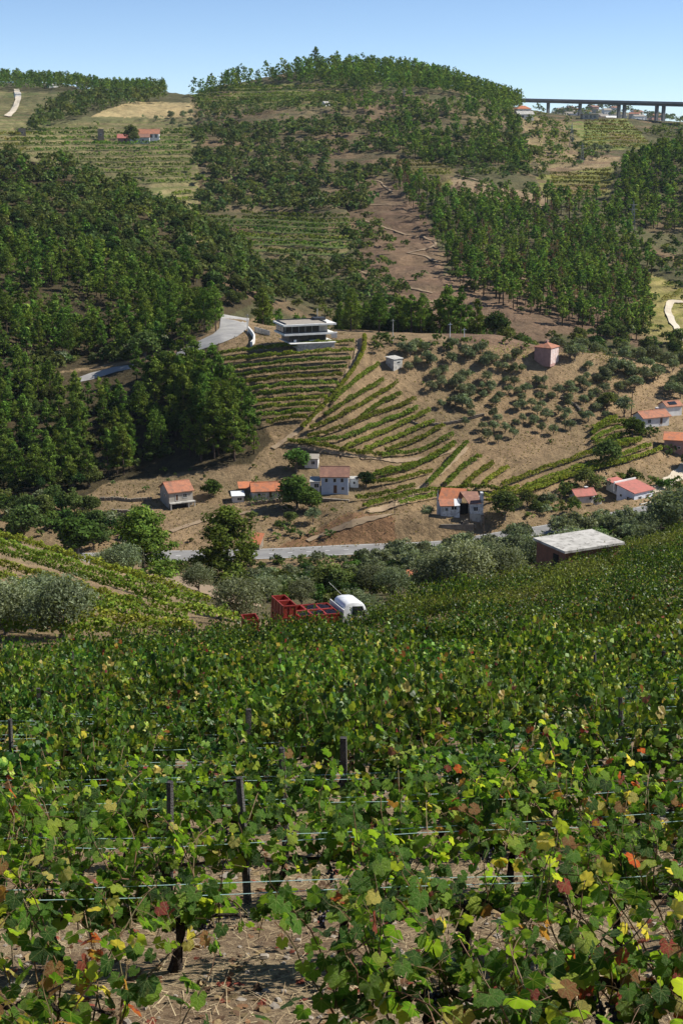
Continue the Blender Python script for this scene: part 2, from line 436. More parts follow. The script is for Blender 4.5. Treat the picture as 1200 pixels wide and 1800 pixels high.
# ------------------------------------------------------------------ ground colours
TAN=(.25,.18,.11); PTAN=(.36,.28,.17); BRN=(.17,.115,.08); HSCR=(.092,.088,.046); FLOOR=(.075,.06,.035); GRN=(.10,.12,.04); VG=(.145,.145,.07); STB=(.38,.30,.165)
ZONES = [
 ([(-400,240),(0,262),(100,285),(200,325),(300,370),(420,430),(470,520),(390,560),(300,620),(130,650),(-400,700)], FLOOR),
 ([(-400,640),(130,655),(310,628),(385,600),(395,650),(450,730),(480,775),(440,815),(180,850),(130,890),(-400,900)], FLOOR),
 ([(385,605),(440,560),(480,556),(600,580),(640,590),(760,592),(900,600),(960,605),(1200,635),(1600,640),(1600,870),(1200,890),(860,940),(620,965),(300,978),(130,965),(130,890),(180,850),(440,815),(480,775),(450,730),(395,650)], TAN),
 ([(560,330),(640,300),(720,330),(760,400),(790,520),(960,575),(1000,620),(800,600),(640,510),(620,460),(690,400),(600,350)], BRN),
 ([(770,500),(830,430),(960,480),(1100,560),(1130,610),(960,580),(790,530)], BRN),
 ([(330,152),(400,145),(470,150),(620,150),(620,190),(350,190)], GRN),
 ([(155,207),(190,192),(230,178),(380,182),(405,192),(400,200),(320,212),(170,212)], STB),
 ([(-400,240),(0,236),(150,205),(335,208),(350,300),(360,390),(330,405),(280,345),(150,305),(0,270)], VG),
 ([(350,388),(440,374),(640,388),(660,410),(600,450),(480,455),(410,425)], GRN),
 ([(325,408),(350,392),(380,410),(410,430),(400,442),(350,430)], PTAN),
 ([(990,215),(1100,208),(1150,262),(1010,266)], GRN),
 ([(940,310),(1080,292),(1070,345),(960,350)], (.2,.19,.07)),
 ([(915,200),(990,212),(1010,262),(1050,275),(1090,275),(1090,292),(1000,300),(950,300),(925,250)], (.26,.2,.12)),
 ([(1120,470),(1200,505),(1400,540),(1400,625),(1200,610),(1120,590),(1140,520)], (.26,.22,.085)),
 ([(675,280),(760,278),(800,300),(800,325),(700,318)], (.2,.18,.06)),
 ([(790,310),(960,345),(960,360),(900,368),(800,335)], (.27,.2,.13)),
 ([(-400,140),(0,160),(130,165),(150,190),(100,215),(0,238),(-400,260)], (.12,.13,.06)),
 ([(700,955),(690,905),(610,900),(560,925),(480,968),(620,972)], (.22,.13,.075)),
 ([(-400,960),(0,940),(140,975),(300,1040),(400,1075),(300,1100),(0,1160),(-400,1200)], (.3,.22,.14)),
]
def ground_colour(x, y, z):
    px, py = project(x, y, z)
    jx = 7*fbm(x/9, y/9, 31, 3)*np.clip(300/y, .3, 3); jy = jx*.6
    c = np.zeros(x.shape+(3,))
    base = np.where(y[..., None] < 118, np.array([.26,.19,.115]), np.where(y[..., None] < 245, np.array([.115,.10,.055]), np.where(y[..., None] < 420, np.array(TAN), np.where(y[..., None]<1400, np.array(HSCR), np.array([.13,.125,.08])))))
    c[:] = base
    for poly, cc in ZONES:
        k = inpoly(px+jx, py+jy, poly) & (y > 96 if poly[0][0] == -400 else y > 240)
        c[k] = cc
    for (poly, st), (bank, bed) in zip(STEPS, STEPC):
        k = inpoly(px+jx*.4, py+jy*.4, poly) & (y > 480)
        q = (H0f(x, y)+1.2*fbm(x/60, y/60, 77, 3))/st; f = q-np.floor(q)
        w = np.clip((f-.5)/.12, 0, 1)*np.clip((1.0-f)/.08, 0, 1)
        cc = np.array(bed)*(1-w[..., None])+np.array(bank)*w[..., None]
        c[k] = c[k]*.3+cc[k]*.7
    # patches of dry grass and bare earth on the far hills
    f = fbm(x/40, y/40, 51, 4)
    k = (y > 460)
    c *= (1 + np.where(k, .35*f, .18*f))[..., None]
    br = np.clip(fbm(x/25+5, y/18, 61, 4)*3-.3, 0, 1)*np.where(k & (px > 350), .8, 0)
    c = c*(1-br[..., None]) + np.array([.19,.13,.085])*br[..., None]
    return c
# ------------------------------------------------------------------ ground sheets
def grid_faces(nr, nc):
    i, j = np.meshgrid(np.arange(nr-1), np.arange(nc-1), indexing='ij')
    a = i*nc+j
    return np.stack([a, a+1, a+nc+1, a+nc], -1).reshape(-1, 4)
def ribbon(name, left, right, mat, off=.06, n=60, m=5, ymin=40, ymax=5000, kind='structure', parent=None, label=None, flat=False):
    """a sheet between two edge lines read off the photograph, laid on the ground"""
    def resample(L, n):
        L = np.array(L, float); d = np.concatenate([[0], np.cumsum(np.hypot(*np.diff(L, axis=0).T))])
        t = np.linspace(0, d[-1], n); return np.stack([np.interp(t, d, L[:, 0]), np.interp(t, d, L[:, 1])], 1)
    A = [hit(*p, ymin, ymax) for p in resample(left, n)]; B = [hit(*p, ymin, ymax) for p in resample(right, n)]
    V = np.zeros((n*m, 3))
    for i in range(n):
        for j in range(m):
            p = A[i].lerp(B[i], j/(m-1)); V[i*m+j] = (p.x, p.y, 0)
    V[:, 2] = height(V[:, 0], V[:, 1])+off
    o = link(name, mesh_np(name, V, grid_faces(n, m), mat), parent)
    if kind: o['kind'] = kind
    return o, A, B
def path_strip(name, line, width, mat, off=.05, ymin=100, n=None, ymax=5000):
    P = []
    L = np.array(line, float); d = np.concatenate([[0], np.cumsum(np.hypot(*np.diff(L, axis=0).T))])
    n = n or max(8, int(d[-1]/5)); t = np.linspace(0, d[-1], n)
    for a, b in zip(np.interp(t, d, L[:, 0]), np.interp(t, d, L[:, 1])): P.append(hit(a, b, ymin, ymax))
    P = np.array([[p.x, p.y] for p in P]); P[1:-1] = (P[:-2]+P[1:-1]*2+P[2:])/4
    T = np.gradient(P, axis=0); T /= np.linalg.norm(T, axis=1)[:, None]+1e-9
    Nn = np.stack([-T[:, 1], T[:, 0]], 1)
    m = 5; V = np.zeros((n, m, 3))
    for j in range(m):
        w = (j/(m-1)-.5)*width*(1+.15*np.sin(np.arange(n)*1.7+j)); V[:, j, :2] = P+Nn*w[:, None]
    V = V.reshape(-1, 3); V[:, 2] = height(V[:, 0], V[:, 1])+off
    o = link(name, mesh_np(name, V, grid_faces(n, m), mat)); o['kind'] = 'structure'
    return o

# benches for the terraced rows: rows are traced lines, the ground steps down on their near side
ROWS = []        # (group, [(px,py)...], width, height)
def rows_between(L, R, n, grp, sag=0.0, w=1.0, h=1.35, skip=0):
    L = np.array(L, float); R = np.array(R, float)
    def rs(P):
        d = np.concatenate([[0], np.cumsum(np.hypot(*np.diff(P, axis=0).T))]); t = np.linspace(0, d[-1], n)
        return np.stack([np.interp(t, d, P[:, 0]), np.interp(t, d, P[:, 1])], 1)
    l = rs(L); r = rs(R)
    for i in range(n):
        q = [l[i]+(r[i]-l[i])*t+np.array([0, sag*4*t*(1-t)]) for t in np.linspace(0, 1, 9)]
        ROWS.append((grp, [tuple(p) for p in q], w, h))
rows_between([(384,630),(392,640),(400,656),(404,672),(418,688),(430,702),(440,715),(452,727),(460,740),(468,752)],
             [(622,607),(622,618),(620,632),(613,645),(606,660),(598,676),(588,692),(576,708),(560,724),(540,742)], 11, 'terraced vineyard below the modern house', -2.5)
ROWS.append(('terraced vineyard below the modern house', [(640,597),(641,615),(634,635),(622,655),(604,680),(585,705),(560,730),(530,760)], 1.0, 1.3))
def Z4(pts): return [(600+x/2, 440+y/2) for x, y in pts]
GB = 'fan of vine rows right of the earth path'
for pts in [[(-30,548),(0,515),(60,465),(130,415)], [(-60,595),(0,557),(70,515),(145,475)], [(-110,645),(0,595),(100,540),(195,480)], [(70,600),(140,550),(210,520)],
  [(-120,672),(0,640),(120,590),(260,540)], [(-155,690),(0,680),(130,625),(270,570)], [(15,710),(160,650),(310,580)], [(80,720),(200,670),(325,615)],
  [(155,722),(260,685),(360,630)], [(140,740),(270,722),(392,665)], [(-190,688),(-60,705),(60,728),(140,738)],
  [(120,798),(260,770),(390,705)], [(110,812),(240,782),(330,740),(400,692)], [(105,835),(200,825),(315,792)], [(50,890),(150,876),(255,845)], [(80,918),(190,885)],
  [(300,842),(370,770),(442,688)], [(365,842),(430,775),(490,738)], [(430,842),(480,800),(532,765)], [(495,842),(530,812),(585,778)],
  [(180,892),(300,860),(450,850),(585,856)], [(200,906),(330,880),(450,868)], [(500,885),(560,872),(620,850)]]:
    ROWS.append((GB, Z4(pts), 1.1, 1.35))
GC = 'long vine rows curving below the olive grove'
for pts in [[(560,845),(700,790),(870,730),(1050,685)], [(640,850),(800,790),(950,750),(1085,700)], [(650,868),(820,802),(980,762),(1120,714)], [(510,900),(620,868),(760,822),(930,772),(1010,752)],
  [(880,642),(925,615),(965,604)], [(876,662),(905,638),(950,622),(995,616)], [(880,685),(915,660),(960,645),(1012,636)], [(888,702),(930,682),(980,668),(1030,656)], [(900,712),(960,695),(1050,676)]]:
    ROWS.append((GC, Z4(pts), 1.1, 1.35))
GL = 'vine rows on the shoulder at the left'
for a, b in [((-60,930),(372,1068)), ((-60,945),(352,1078)), ((-60,962),(300,1074)), ((-60,985),(240,1078)), ((-60,1008),(200,1088)), ((-60,1030),(140,1090)), ((-60,1052),(80,1098)), ((-60,1075),(60,1112)), ((60,1072),(330,1108)), ((120,1068),(400,1092)), ((-60,1098),(200,1128)), ((60,1090),(340,1124)), ((-60,1118),(340,1138)), ((200,1078),(420,1102))]:
    ROWS.append((GL, [tuple(np.array(a)+(np.array(b)-np.array(a))*t) for t in np.linspace(0, 1, 9)], 1.1, 1.5))
# world-space traces of the rows
ROWP = []
for grp, pts, w, h in ROWS:
    L = np.array(pts, float); d = np.concatenate([[0], np.cumsum(np.hypot(*np.diff(L, axis=0).T))])
    n = max(6, int(d[-1]/4)); t = np.linspace(0, d[-1], n)
    yl = (80, 200) if grp == GL else (262, 420)
    P = np.array([list(hit(a, b, *yl))[:2] for a, b in zip(np.interp(t, d, L[:, 0]), np.interp(t, d, L[:, 1]))])
    for _ in range(3): P[1:-1] = (P[:-2]+P[1:-1]*2+P[2:])/4
    ROWP.append(P)
# step the ground at each terraced row: flat earth under the vines, a short bank on the near side
bench = np.zeros_like(H)
for (grp, pts, w, h), P in zip(ROWS, ROWP):
    if grp == GL: continue
    j0 = np.clip(np.searchsorted(AZC, (P[:, 0]/P[:, 1]).min()-.004), 0, len(AZC)-1); j1 = np.clip(np.searchsorted(AZC, (P[:, 0]/P[:, 1]).max()+.004), 1, len(AZC))
    i0 = np.searchsorted(YR, P[:, 1].min()-4); i1 = np.searchsorted(YR, P[:, 1].max()+4)
    X = GX[i0:i1, j0:j1]; Yg = GY[i0:i1, j0:j1]
    best = np.full(X.shape, 1e9); sd = np.zeros(X.shape)
    Q = P[::2] if len(P) > 12 else P
    for k in range(len(Q)-1):
        a = Q[k]; b = Q[k+1]; ab = b-a; L2 = (ab**2).sum()+1e-9
        t = np.clip(((X-a[0])*ab[0]+(Yg-a[1])*ab[1])/L2, 0, 1)
        dx = X-a[0]-t*ab[0]; dy = Yg-a[1]-t*ab[1]; dd = np.hypot(dx, dy)
        m = dd < best; best[m] = dd[m]; sd[m] = (np.sign(dy)*dd)[m]
    up = .42*np.exp(-((sd+.0)/1.1)**2) - .38*np.exp(-((sd+2.0)/.8)**2)
    up[best > 5] = 0
    sub = bench[i0:i1, j0:j1]
    bench[i0:i1, j0:j1] = np.where(np.abs(up) > np.abs(sub), up, sub)
H += bench
# far terraced slopes: the ground itself is stepped
PX, PY = project(GX, GY, H)
STEPS = [([(155,215),(350,208),(360,390),(330,405),(280,345),(150,305),(0,270),(-200,262),(-200,240)], 2.7), ([(350,385),(440,374),(640,388),(660,410),(600,450),(480,455),(410,425)], 1.9),
 ([(990,215),(1100,208),(1150,262),(1010,266)], 2.2), ([(940,310),(1080,292),(1070,345),(960,350)], 2.0), ([(915,205),(990,212),(1050,275),(950,300)], 2.4),
 ([(330,150),(620,150),(900,200),(900,260),(660,380),(350,380),(345,240)], 3.4), ([(600,330),(700,330),(790,520),(960,580),(640,500)], 3.0),
 ([(330,150),(400,144),(620,150),(612,186),(350,188)], 2.6), ([(-200,140),(0,160),(130,165),(150,190),(100,215),(0,238),(-200,260)], 2.2), ([(1120,470),(1200,505),(1400,540),(1400,625),(1200,610),(1120,590)], 1.7)]
_t = (.225,.185,.10); _g = (.12,.14,.05); _y = (.19,.20,.06)
STEPC = [(_t, (.13,.14,.05)), ((.20,.15,.085), (.09,.13,.038)), ((.24,.24,.09), (.16,.22,.055)), ((.24,.23,.09), (.21,.23,.06)), (_t, (.17,.13,.07)), ((.17,.13,.08), (.10,.09,.05)), ((.16,.11,.075), (.13,.085,.06)), ((.22,.21,.085), (.12,.17,.04)), (_t, _g), ((.3,.26,.11), (.2,.2,.06))]
def H0f(x, y): return H0 if x.shape == H0.shape else height(x, y)
for poly, st in STEPS:
    k = inpoly(PX, PY, poly) & (GY > 480)
    q = (H+1.2*fbm(GX/60, GY/60, 77, 3))/st; f = q-np.floor(q)
    d = (np.clip((f-.55)/.45, 0, 1) - f)*st*.62
    H[k] += d[k]
V = np.stack([GX, GY, H], -1).reshape(-1, 3)
colr = ground_colour(GX, GY, H).reshape(-1, 3)
terr = link('hills_and_valley_ground', mesh_np('hills_and_valley_ground', V, grid_faces(len(YR), len(AZC)), GROUND, colr, smooth=True))
tag(terr, 'dry hills and terraced valley slope', kind='structure')
nx = np.linspace(-45, 45, 230); ny = np.concatenate([np.linspace(-14, 3, 30), np.linspace(3, 20, 180)[1:], np.linspace(20, 47, 100)[1:]])
nx = np.sign(nx)*np.abs(nx/45)**1.4*45
X, Y = np.meshgrid(nx, ny)
Zn = height(X, Y)+np.clip((40-Y)/30, 0, 1)*(.03*fbm(X*3, Y*3, 5, 4))
near = link('vineyard_ground', mesh_np('vineyard_ground', np.stack([X, Y, Zn], -1).reshape(-1, 3), grid_faces(len(ny), len(nx)), NEARG, smooth=True))
tag(near, 'dry stony soil with straw between the near vines', kind='structure')

# ------------------------------------------------------------------ roads and tracks
RZf = lambda x, y: np.interp(x/y, AZC, RZ)
n = 200; azs = np.linspace(-.34, .34, n); V = []
for a in azs:
    yn = np.interp(a, AZC, RY); zz = np.interp(a, AZC, RZ)
    for f in (.6, 4.0, 7.4): V.append((a*(yn+f), yn+f, zz+.07))
road = link('main_road', mesh_np('main_road', V, grid_faces(n, 3), ASPH)); tag(road, 'grey asphalt road along the valley', kind='structure')
mk = MB()
for side in (1.0, 7.0):
    for i in range(n-1):
        q = []
        for a, e in ((azs[i], -.06), (azs[i+1], -.06), (azs[i+1], .06), (azs[i], .06)):
            yn = np.interp(a, AZC, RY)+side+e; q.append((a*yn, yn, np.interp(a, AZC, RZ)+.076))
        mk.add(q, [(0,1,2,3)])
for i in range(0, n-1, 4):
    q = []
    for a, e in ((azs[i], -.08), (azs[i+1], -.08), (azs[i+1], .08), (azs[i], .08)):
        yn = np.interp(a, AZC, RY)+4+e; q.append((a*yn, yn, np.interp(a, AZC, RZ)+.076))
    mk.add(q, [(0,1,2,3)])
o = mk.build('road_markings', WHITEL); o['kind'] = 'structure'
ribbon('hill_road', [(312,618),(350,600),(375,588),(386,578),(388,560),(384,552)], [(310,629),(352,616),(392,603),(418,592),(436,578),(438,560)], PALER, .18, 50, 9, 330, 460)
ribbon('lower_hill_road', [(128,668),(160,656),(200,646),(236,641)], [(130,674),(165,667),(205,654),(236,648)], PALER, .12, 24, 4, 330, 420)
path_strip('earth_path', [(632,597),(628,625),(616,650),(600,676),(580,703),(555,730),(520,762),(498,778),(480,790)], 1.3, DIRT, .3, 280)
path_strip('earth_path', [(818,786),(800,805),(775,830),(745,855),(715,880),(680,895),(650,903)], 1.7, DIRT, .3, 270)
path_strip('earth_path', [(505,782),(560,792),(620,802),(700,812),(760,806),(800,790)], .9, DIRT, .25, 280)
path_strip('farm_track', [(300,935),(330,925),(370,912),(410,905),(450,900)], 1.5, DIRT, .2, 262)
path_strip('farm_track', [(540,952),(570,940),(600,928),(640,915),(690,905)], 1.1, DIRT, .25, 262)
path_strip('farm_track', [(275,1010),(320,1022),(360,1038),(395,1050),(425,1064)], 4.6, DIRT, .15, 130)
path_strip('valley_lane', [(1130,872),(1160,858),(1190,838),(1215,815)], 3.0, PALED, .2, 280)
path_strip('ridge_track', [(30,158),(33,175),(28,190),(22,198),(14,206)], 5, PALED, .8, 900)
path_strip('hill_track', [(1200,532),(1178,530),(1172,545),(1178,562),(1190,580),(1200,600)], 2.6, PALED, .4, 460)
for L in ([(560,310),(620,318),(665,318),(690,340)], [(590,359),(640,361),(700,360)], [(640,388),(680,402),(715,414),(750,420),(768,428),(760,436),(716,445)], [(716,445),(745,450),(770,462)], [(630,476),(665,490),(700,502),(760,516)], [(680,543),(730,538),(782,525)], [(775,548),(810,560),(840,575)],
          [(670,280),(685,296),(700,310),(760,316)], [(800,308),(850,320),(900,345),(960,370)], [(900,240),(930,262),(960,275)], [(350,296),(420,300),(480,296),(560,300)], [(600,170),(608,160),(612,152)]):
    path_strip('hill_track', L, 1.2, DIRT, .35, 460)
# ------------------------------------------------------------------ trees
def unit(v): return v/(np.linalg.norm(v, axis=-1, keepdims=True)+1e-9)
def leaf_quads(C, Nrm, size, rng, aspect=.6, jitter=.8):
    n = len(C)
    nn = unit(Nrm+jitter*rng.normal(size=(n, 3)))
    u = unit(np.cross(nn, rng.normal(size=(n, 3)))); w = np.cross(nn, u)
    s = (np.asarray(size)*rng.uniform(.6, 1.3, n))[:, None]
    a = u*s*.5; b = w*s*.5*aspect
    bend = nn*s*.12
    V = np.stack([C-a, C-b+bend, C+a, C+b-bend*.3], 1).reshape(-1, 3)
    return V
def leafcol(n, pal, rng, k=4, amt=.3):
    pal = np.array(pal); w = rng.dirichlet(np.ones(len(pal))*.7, n)
    c = w@pal*(1+amt*rng.uniform(-1, 1, (n, 1)))
    return np.repeat(np.clip(c, .004, 1), k, 0)
def crown_pine(rng, nleaf, R=2.3, h=1.0, base=.38, tall=10.0, size=.42, pal=None, sparse=0):
    """whorled limbs carrying tufts; height tall, crown from base*tall up"""
    z0 = base*tall; zs = []; limbs = []
    nl = rng.randint(9, 13)
    for i in range(nl):
        t = (i+.3)/nl; z = z0+(tall-z0)*t
        prof = math.sin(math.pi*min(1, .22+.78*t)**.85)**.7 if t < .98 else .25
        rr = R*max(.16, prof)*(1-.25*t)
        for k in range(rng.randint(3, 6)):
            if rng.rand() < .12+sparse: continue
            a = rng.uniform(0, 2*math.pi); L = rr*rng.uniform(.55, 1.12)
            tip = np.array([math.cos(a)*L, math.sin(a)*L, z+L*rng.uniform(.0, .45)])
            limbs.append((np.array([0, 0, z-.2]), tip))
    C = []; Nn = []
    for (a, b) in limbs:
        for t in ((1.0, .68) if np.linalg.norm(b[:2]) > .9 else (1.0,)):
            C.append(a+(b-a)*t); 
    C.append(np.array([0, 0, tall])); C.append(np.array([.1, 0, tall-.7]))
    C = np.array(C); per = max(3, nleaf//len(C))
    cr = rng.uniform(.42, .85, len(C))*R/2.3*1.15
    cc = np.repeat(C, per, 0); dirs = unit(rng.normal(size=(len(cc), 3)))
    off = dirs*np.repeat(cr, per)[:, None]*(rng.uniform(.35, 1, (len(cc), 1)))
    off[:, 2] *= .62
    P = cc+off
    out = unit(P*np.array([1, 1, 0]))*.5
    V = leaf_quads(P, dirs+out+np.array([0, 0, .35]), size, rng, .5, .6)
    pal = pal or [(.035,.075,.022), (.055,.105,.03), (.085,.13,.035), (.03,.06,.025)]
    tone = np.repeat(1+.25*rng.normal(size=len(C)), per)
    c = leafcol(len(P), pal, rng, 4, .2)*np.repeat(np.clip(tone, .5, 1.6), 4)[:, None]
    return V, c, limbs
def crown_round(rng, nleaf, R=2.5, H_=3.4, z0=1.2, size=.38, blobs=22, pal=None, flat=1.0, loose=.0, aspect=.7):
    d = unit(rng.normal(size=(blobs, 3))); d[:, 2] = np.abs(d[:, 2])*rng.choice([1, 1, 1, -.6], blobs)
    rad = rng.uniform(.35, .8, blobs)**.6
    cz = z0+H_*.5
    C = np.stack([d[:, 0]*R*rad*.8, d[:, 1]*R*rad*.8, cz+d[:, 2]*H_*.5*rad*flat], 1)
    br = R*rng.uniform(.26, .46, blobs)*(1-loose*.3)
    w = br**2; per = np.maximum(3, (nleaf*w/w.sum()).astype(int))
    cc = np.repeat(C, per, 0); rr = np.repeat(br, per)
    dirs = unit(rng.normal(size=(len(cc), 3))); dirs[:, 2] = np.where(dirs[:, 2] < -.3, -dirs[:, 2], dirs[:, 2])
    P = cc+dirs*(rr*rng.uniform(.55-loose*.3, 1.05+loose*.35, len(cc)))[:, None]
    V = leaf_quads(P, dirs+np.array([0, 0, .25]), size, rng, aspect, .75)
    pal = pal or [(.03,.06,.02), (.05,.085,.026), (.075,.11,.03)]
    tone = np.repeat(np.clip(1+.2*rng.normal(size=blobs), .6, 1.5), per)
    return V, leafcol(len(P), pal, rng, 4, .25)*np.repeat(tone, 4)[:, None], C
def quadF(n, base=0): return (np.arange(n*4)+base).reshape(-1, 4)

PAL_PINE = [(.06,.12,.022), (.11,.19,.032), (.175,.25,.045), (.045,.085,.022)]
PAL_STONE = [(.035,.085,.022), (.055,.12,.03), (.04,.075,.02)]
PAL_OAK = [(.052,.090,.026), (.08,.125,.034), (.12,.16,.045), (.085,.10,.042)]
PAL_OLIVE = [(.13,.165,.09), (.18,.215,.125), (.09,.12,.065), (.25,.285,.18)]
PAL_LIGHT = [(.06,.12,.025), (.09,.16,.035), (.05,.09,.02)]
PAL_DEAD = [(.16,.10,.06), (.12,.085,.055), (.2,.115,.06)]
PAL_DARK = [(.02,.045,.015), (.03,.06,.02), (.045,.08,.025)]
def trunk_mesh(name, tall, r, limbs, mat, rng, lean=.15, topf=.95):
    m = MB(); pts = [(lean*math.sin(k*1.3)*tall*.04, lean*math.cos(k*1.7)*tall*.03, tall*topf*k/5-.4*(k == 0)) for k in range(6)]
    m.tube(pts, [r*(1-.16*k) for k in range(6)], 6)
    for a, b in limbs: m.tube([a, (a+b)*.5+np.array([0, 0, .08]), b], [r*.35, r*.22, r*.08], 3, cap=False)
    return m.mesh(name, mat)
PROTO = {}
def add_proto(kind, i, V, c, trunk): PROTO.setdefault(kind, []).append((mesh_np(kind+'_crown', V, quadF(len(V)//4), FOL, c), trunk, V, c))
for i in range(6):
    r = np.random.RandomState(100+i)
    V, c, L = crown_pine(r, 2300, R=r.uniform(2.0, 2.8), base=r.uniform(.15, .36), size=.46, pal=PAL_PINE)
    add_proto('pine_tree', i, V, c, trunk_mesh('pine_trunk', 10, .2, L[::3], BARK, r))
    V, c, L = crown_pine(r, 520, R=r.uniform(1.5, 2.0), base=r.uniform(.5, .62), size=.5, pal=PAL_PINE, sparse=.1)
    add_proto('slender_pine', i, V, c, trunk_mesh('pine_trunk', 10, .16, L[::4], BARK, r))
    V, c, C = crown_round(r, 1900, R=2.6, H_=4.6, z0=.25, size=.42, blobs=34, pal=[PAL_OAK, PAL_OAK, PAL_DARK][i % 3])
    m = [(np.array([0, 0, .8]), p) for p in C[:7]]
    add_proto('oak_tree', i, V, c, trunk_mesh('oak_trunk', 2.6, .2, m, BARKG, r))
    V, c, C = crown_round(r, 1000, R=2.1, H_=2.6, z0=.8, size=.42, blobs=20, pal=PAL_OLIVE, loose=.35, aspect=.5)
    m = [(np.array([0, 0, .5]), p) for p in C[:6]]
    add_proto('olive_tree', i, V, c, trunk_mesh('olive_trunk', 1.5, .2, m, BARKG, r, .6))
    V, c, C = crown_round(r, 420, R=1.5, H_=1.7, z0=-.3, size=.34, blobs=12, pal=[PAL_OAK, PAL_LIGHT, PAL_OLIVE, PAL_OAK, PAL_DARK, PAL_OAK][i], loose=.3)
    add_proto('shrub', i, V, c, None)
for i in range(3):
    r = np.random.RandomState(140+i)
    V, c, C = crown_round(r, 2100, R=2.8, H_=4.8, z0=.3, size=.5, blobs=34, pal=PAL_LIGHT)
    add_proto('leafy_tree', i, V, c, trunk_mesh('leafy_trunk', 2.8, .2, [(np.array([0, 0, .8]), p) for p in C[:7]], BARKG, r))
    V, c, L = crown_pine(r, 260, R=1.7, base=.4, size=.5, pal=PAL_DEAD, sparse=.25)
    add_proto('dead_pine', i, V, c, trunk_mesh('pine_trunk', 10, .15, L, BARKG, r))
    V, c, C = crown_round(r, 5200, R=2.5, H_=3.4, z0=.15, size=.26, blobs=60, pal=PAL_OLIVE, loose=.5, aspect=.36)
    add_proto('big_olive', i, V, c, trunk_mesh('olive_trunk', 1.5, .2, [(np.array([0, 0, .5]), p) for p in C[:8]], BARKG, r, .6))
    V, c, L = crown_pine(r, 7500, R=3.3, base=.12, size=.42, pal=PAL_PINE)
    add_proto('big_pine', i, V, c, trunk_mesh('pine_trunk', 10, .22, L[::2], BARK, r))

LOWP = {}
def low(kind, pal, f, n, size):
    for i in range(5):
        r = np.random.RandomState(200+i)
        V, c = f(r, n, size, pal)[:2]
        LOWP.setdefault(kind, []).append((V, c))
low('pine', PAL_PINE, lambda r, n, s, p: crown_pine(r, n, R=2.6, base=.2, size=s, pal=p), 105, 1.2)
low('tall_pine', PAL_PINE, lambda r, n, s, p: crown_pine(r, n, R=1.9, base=.42, size=s, pal=p), 90, 1.05)
low('dead', PAL_DEAD, lambda r, n, s, p: crown_pine(r, n, R=1.8, base=.35, size=s, pal=p), 50, .7)
low('oak', PAL_OAK, lambda r, n, s, p: crown_round(r, n, R=2.7, H_=4.4, z0=.3, size=s, blobs=12, pal=p), 115, 1.0)
low('shrub', PAL_OAK, lambda r, n, s, p: crown_round(r, n, R=1.6, H_=1.8, z0=-.3, size=s, blobs=7, pal=p), 38, .7)
low('olive', PAL_OLIVE, lambda r, n, s, p: crown_round(r, n, R=1.7, H_=2.0, z0=.8, size=s, blobs=8, pal=p), 50, .6)

def scatter(poly, sp, prob, y0, y1, seed, patch=None, clump=25):
    px = [p[0] for p in poly]; a0 = (min(px)-620)/FPX/.93; a1 = (max(px)-580)/FPX/.93
    if min(px) > 600: a0 = (min(px)-620)/FPX/1.07
    if max(px) < 600: a1 = (max(px)-580)/FPX/1.07
    x0, x1 = min(a0*y0, a0*y1), max(a1*y0, a1*y1)
    xs = np.arange(x0, x1, sp); ys = np.arange(y0, y1, sp)
    X, Y = np.meshgrid(xs, ys); r = np.random.RandomState(seed)
    X = X+r.uniform(-.45, .45, X.shape)*sp+(np.arange(len(ys)) % 2)[:, None]*sp*.5; Y = Y+r.uniform(-.45, .45, Y.shape)*sp
    X = X.ravel(); Y = Y.ravel(); Z = height(X, Y)
    u, v = project(X, Y, Z)
    k = inpoly(u, v, poly) & (r.rand(len(X)) < prob)
    if patch is not None: k &= fbm(X/(clump*1.7), Y/(clump*.62), seed+5, 3) > patch
    return np.stack([X[k], Y[k], Z[k], u[k], v[k]], 1)
TREES = []     # x y z kind height px label-zone
def grow(kind, poly, sp, prob, y0, y1, hmin, hmax, seed, zone, patch=None, clump=25):
    P = scatter(poly, sp, prob, y0, y1, seed, patch, clump); r = np.random.RandomState(seed+1)
    for p in P: TREES.append((p[0], p[1], p[2], kind, r.uniform(hmin, hmax), p[3], p[4], zone))
LW1 = [(-80,455),(60,445),(160,460),(250,490),(330,520),(375,545),(380,590),(310,612),(240,632),(140,645),(-80,640)]
LW2 = [(-80,650),(120,690),(220,672),(300,650),(335,650),(390,690),(420,730),(462,765),(455,800),(400,812),(300,815),(190,845),(130,880),(60,870),(-80,880)]
grow('pine', LW1, 4.6, .88, 350, 520, 6, 11, 1, 'the pine wood on the left slope', -.3, 22)
grow('shrub', LW1, 4.0, .6, 350, 520, 1.0, 2.4, 2, 'the pine wood on the left slope')
grow('pine', LW2, 4.4, .75, 290, 400, 5.5, 11, 3, 'the wood below the road bend', -.3, 18)
grow('oak', LW2, 5.2, .65, 290, 400, 3.5, 6, 4, 'the wood below the road bend')
grow('shrub', LW2, 4.0, .45, 290, 400, 1.0, 2.6, 5, 'the wood below the road bend')
grow('pine', [(330,655),(400,700),(420,730),(462,765),(470,800),(440,812),(330,812),(300,720)], 5.5, .6, 290, 380, 9, 15, 6, 'the wood edge beside the terraces')
LB = [(-80,880),(60,870),(130,885),(190,900),(250,930),(290,985),(200,975),(100,955),(-80,940)]
grow('oak', LB, 6, .6, 170, 300, 3.5, 6, 7, 'the scrub left of the lone pine')
grow('shrub', LB, 3.6, .75, 170, 300, 1.2, 3, 8, 'the scrub left of the lone pine')
grow('shrub', [(190,900),(290,925),(300,990),(440,985),(620,985),(760,975),(900,955),(1100,925),(1200,905),(1260,905),(1200,955),(1050,985),(900,1015),(700,1045),(600,1070),(440,1060),(380,1030),(290,1000)], 3.3, .6, 150, 255, .9, 2.4, 9, 'the slope below the road')
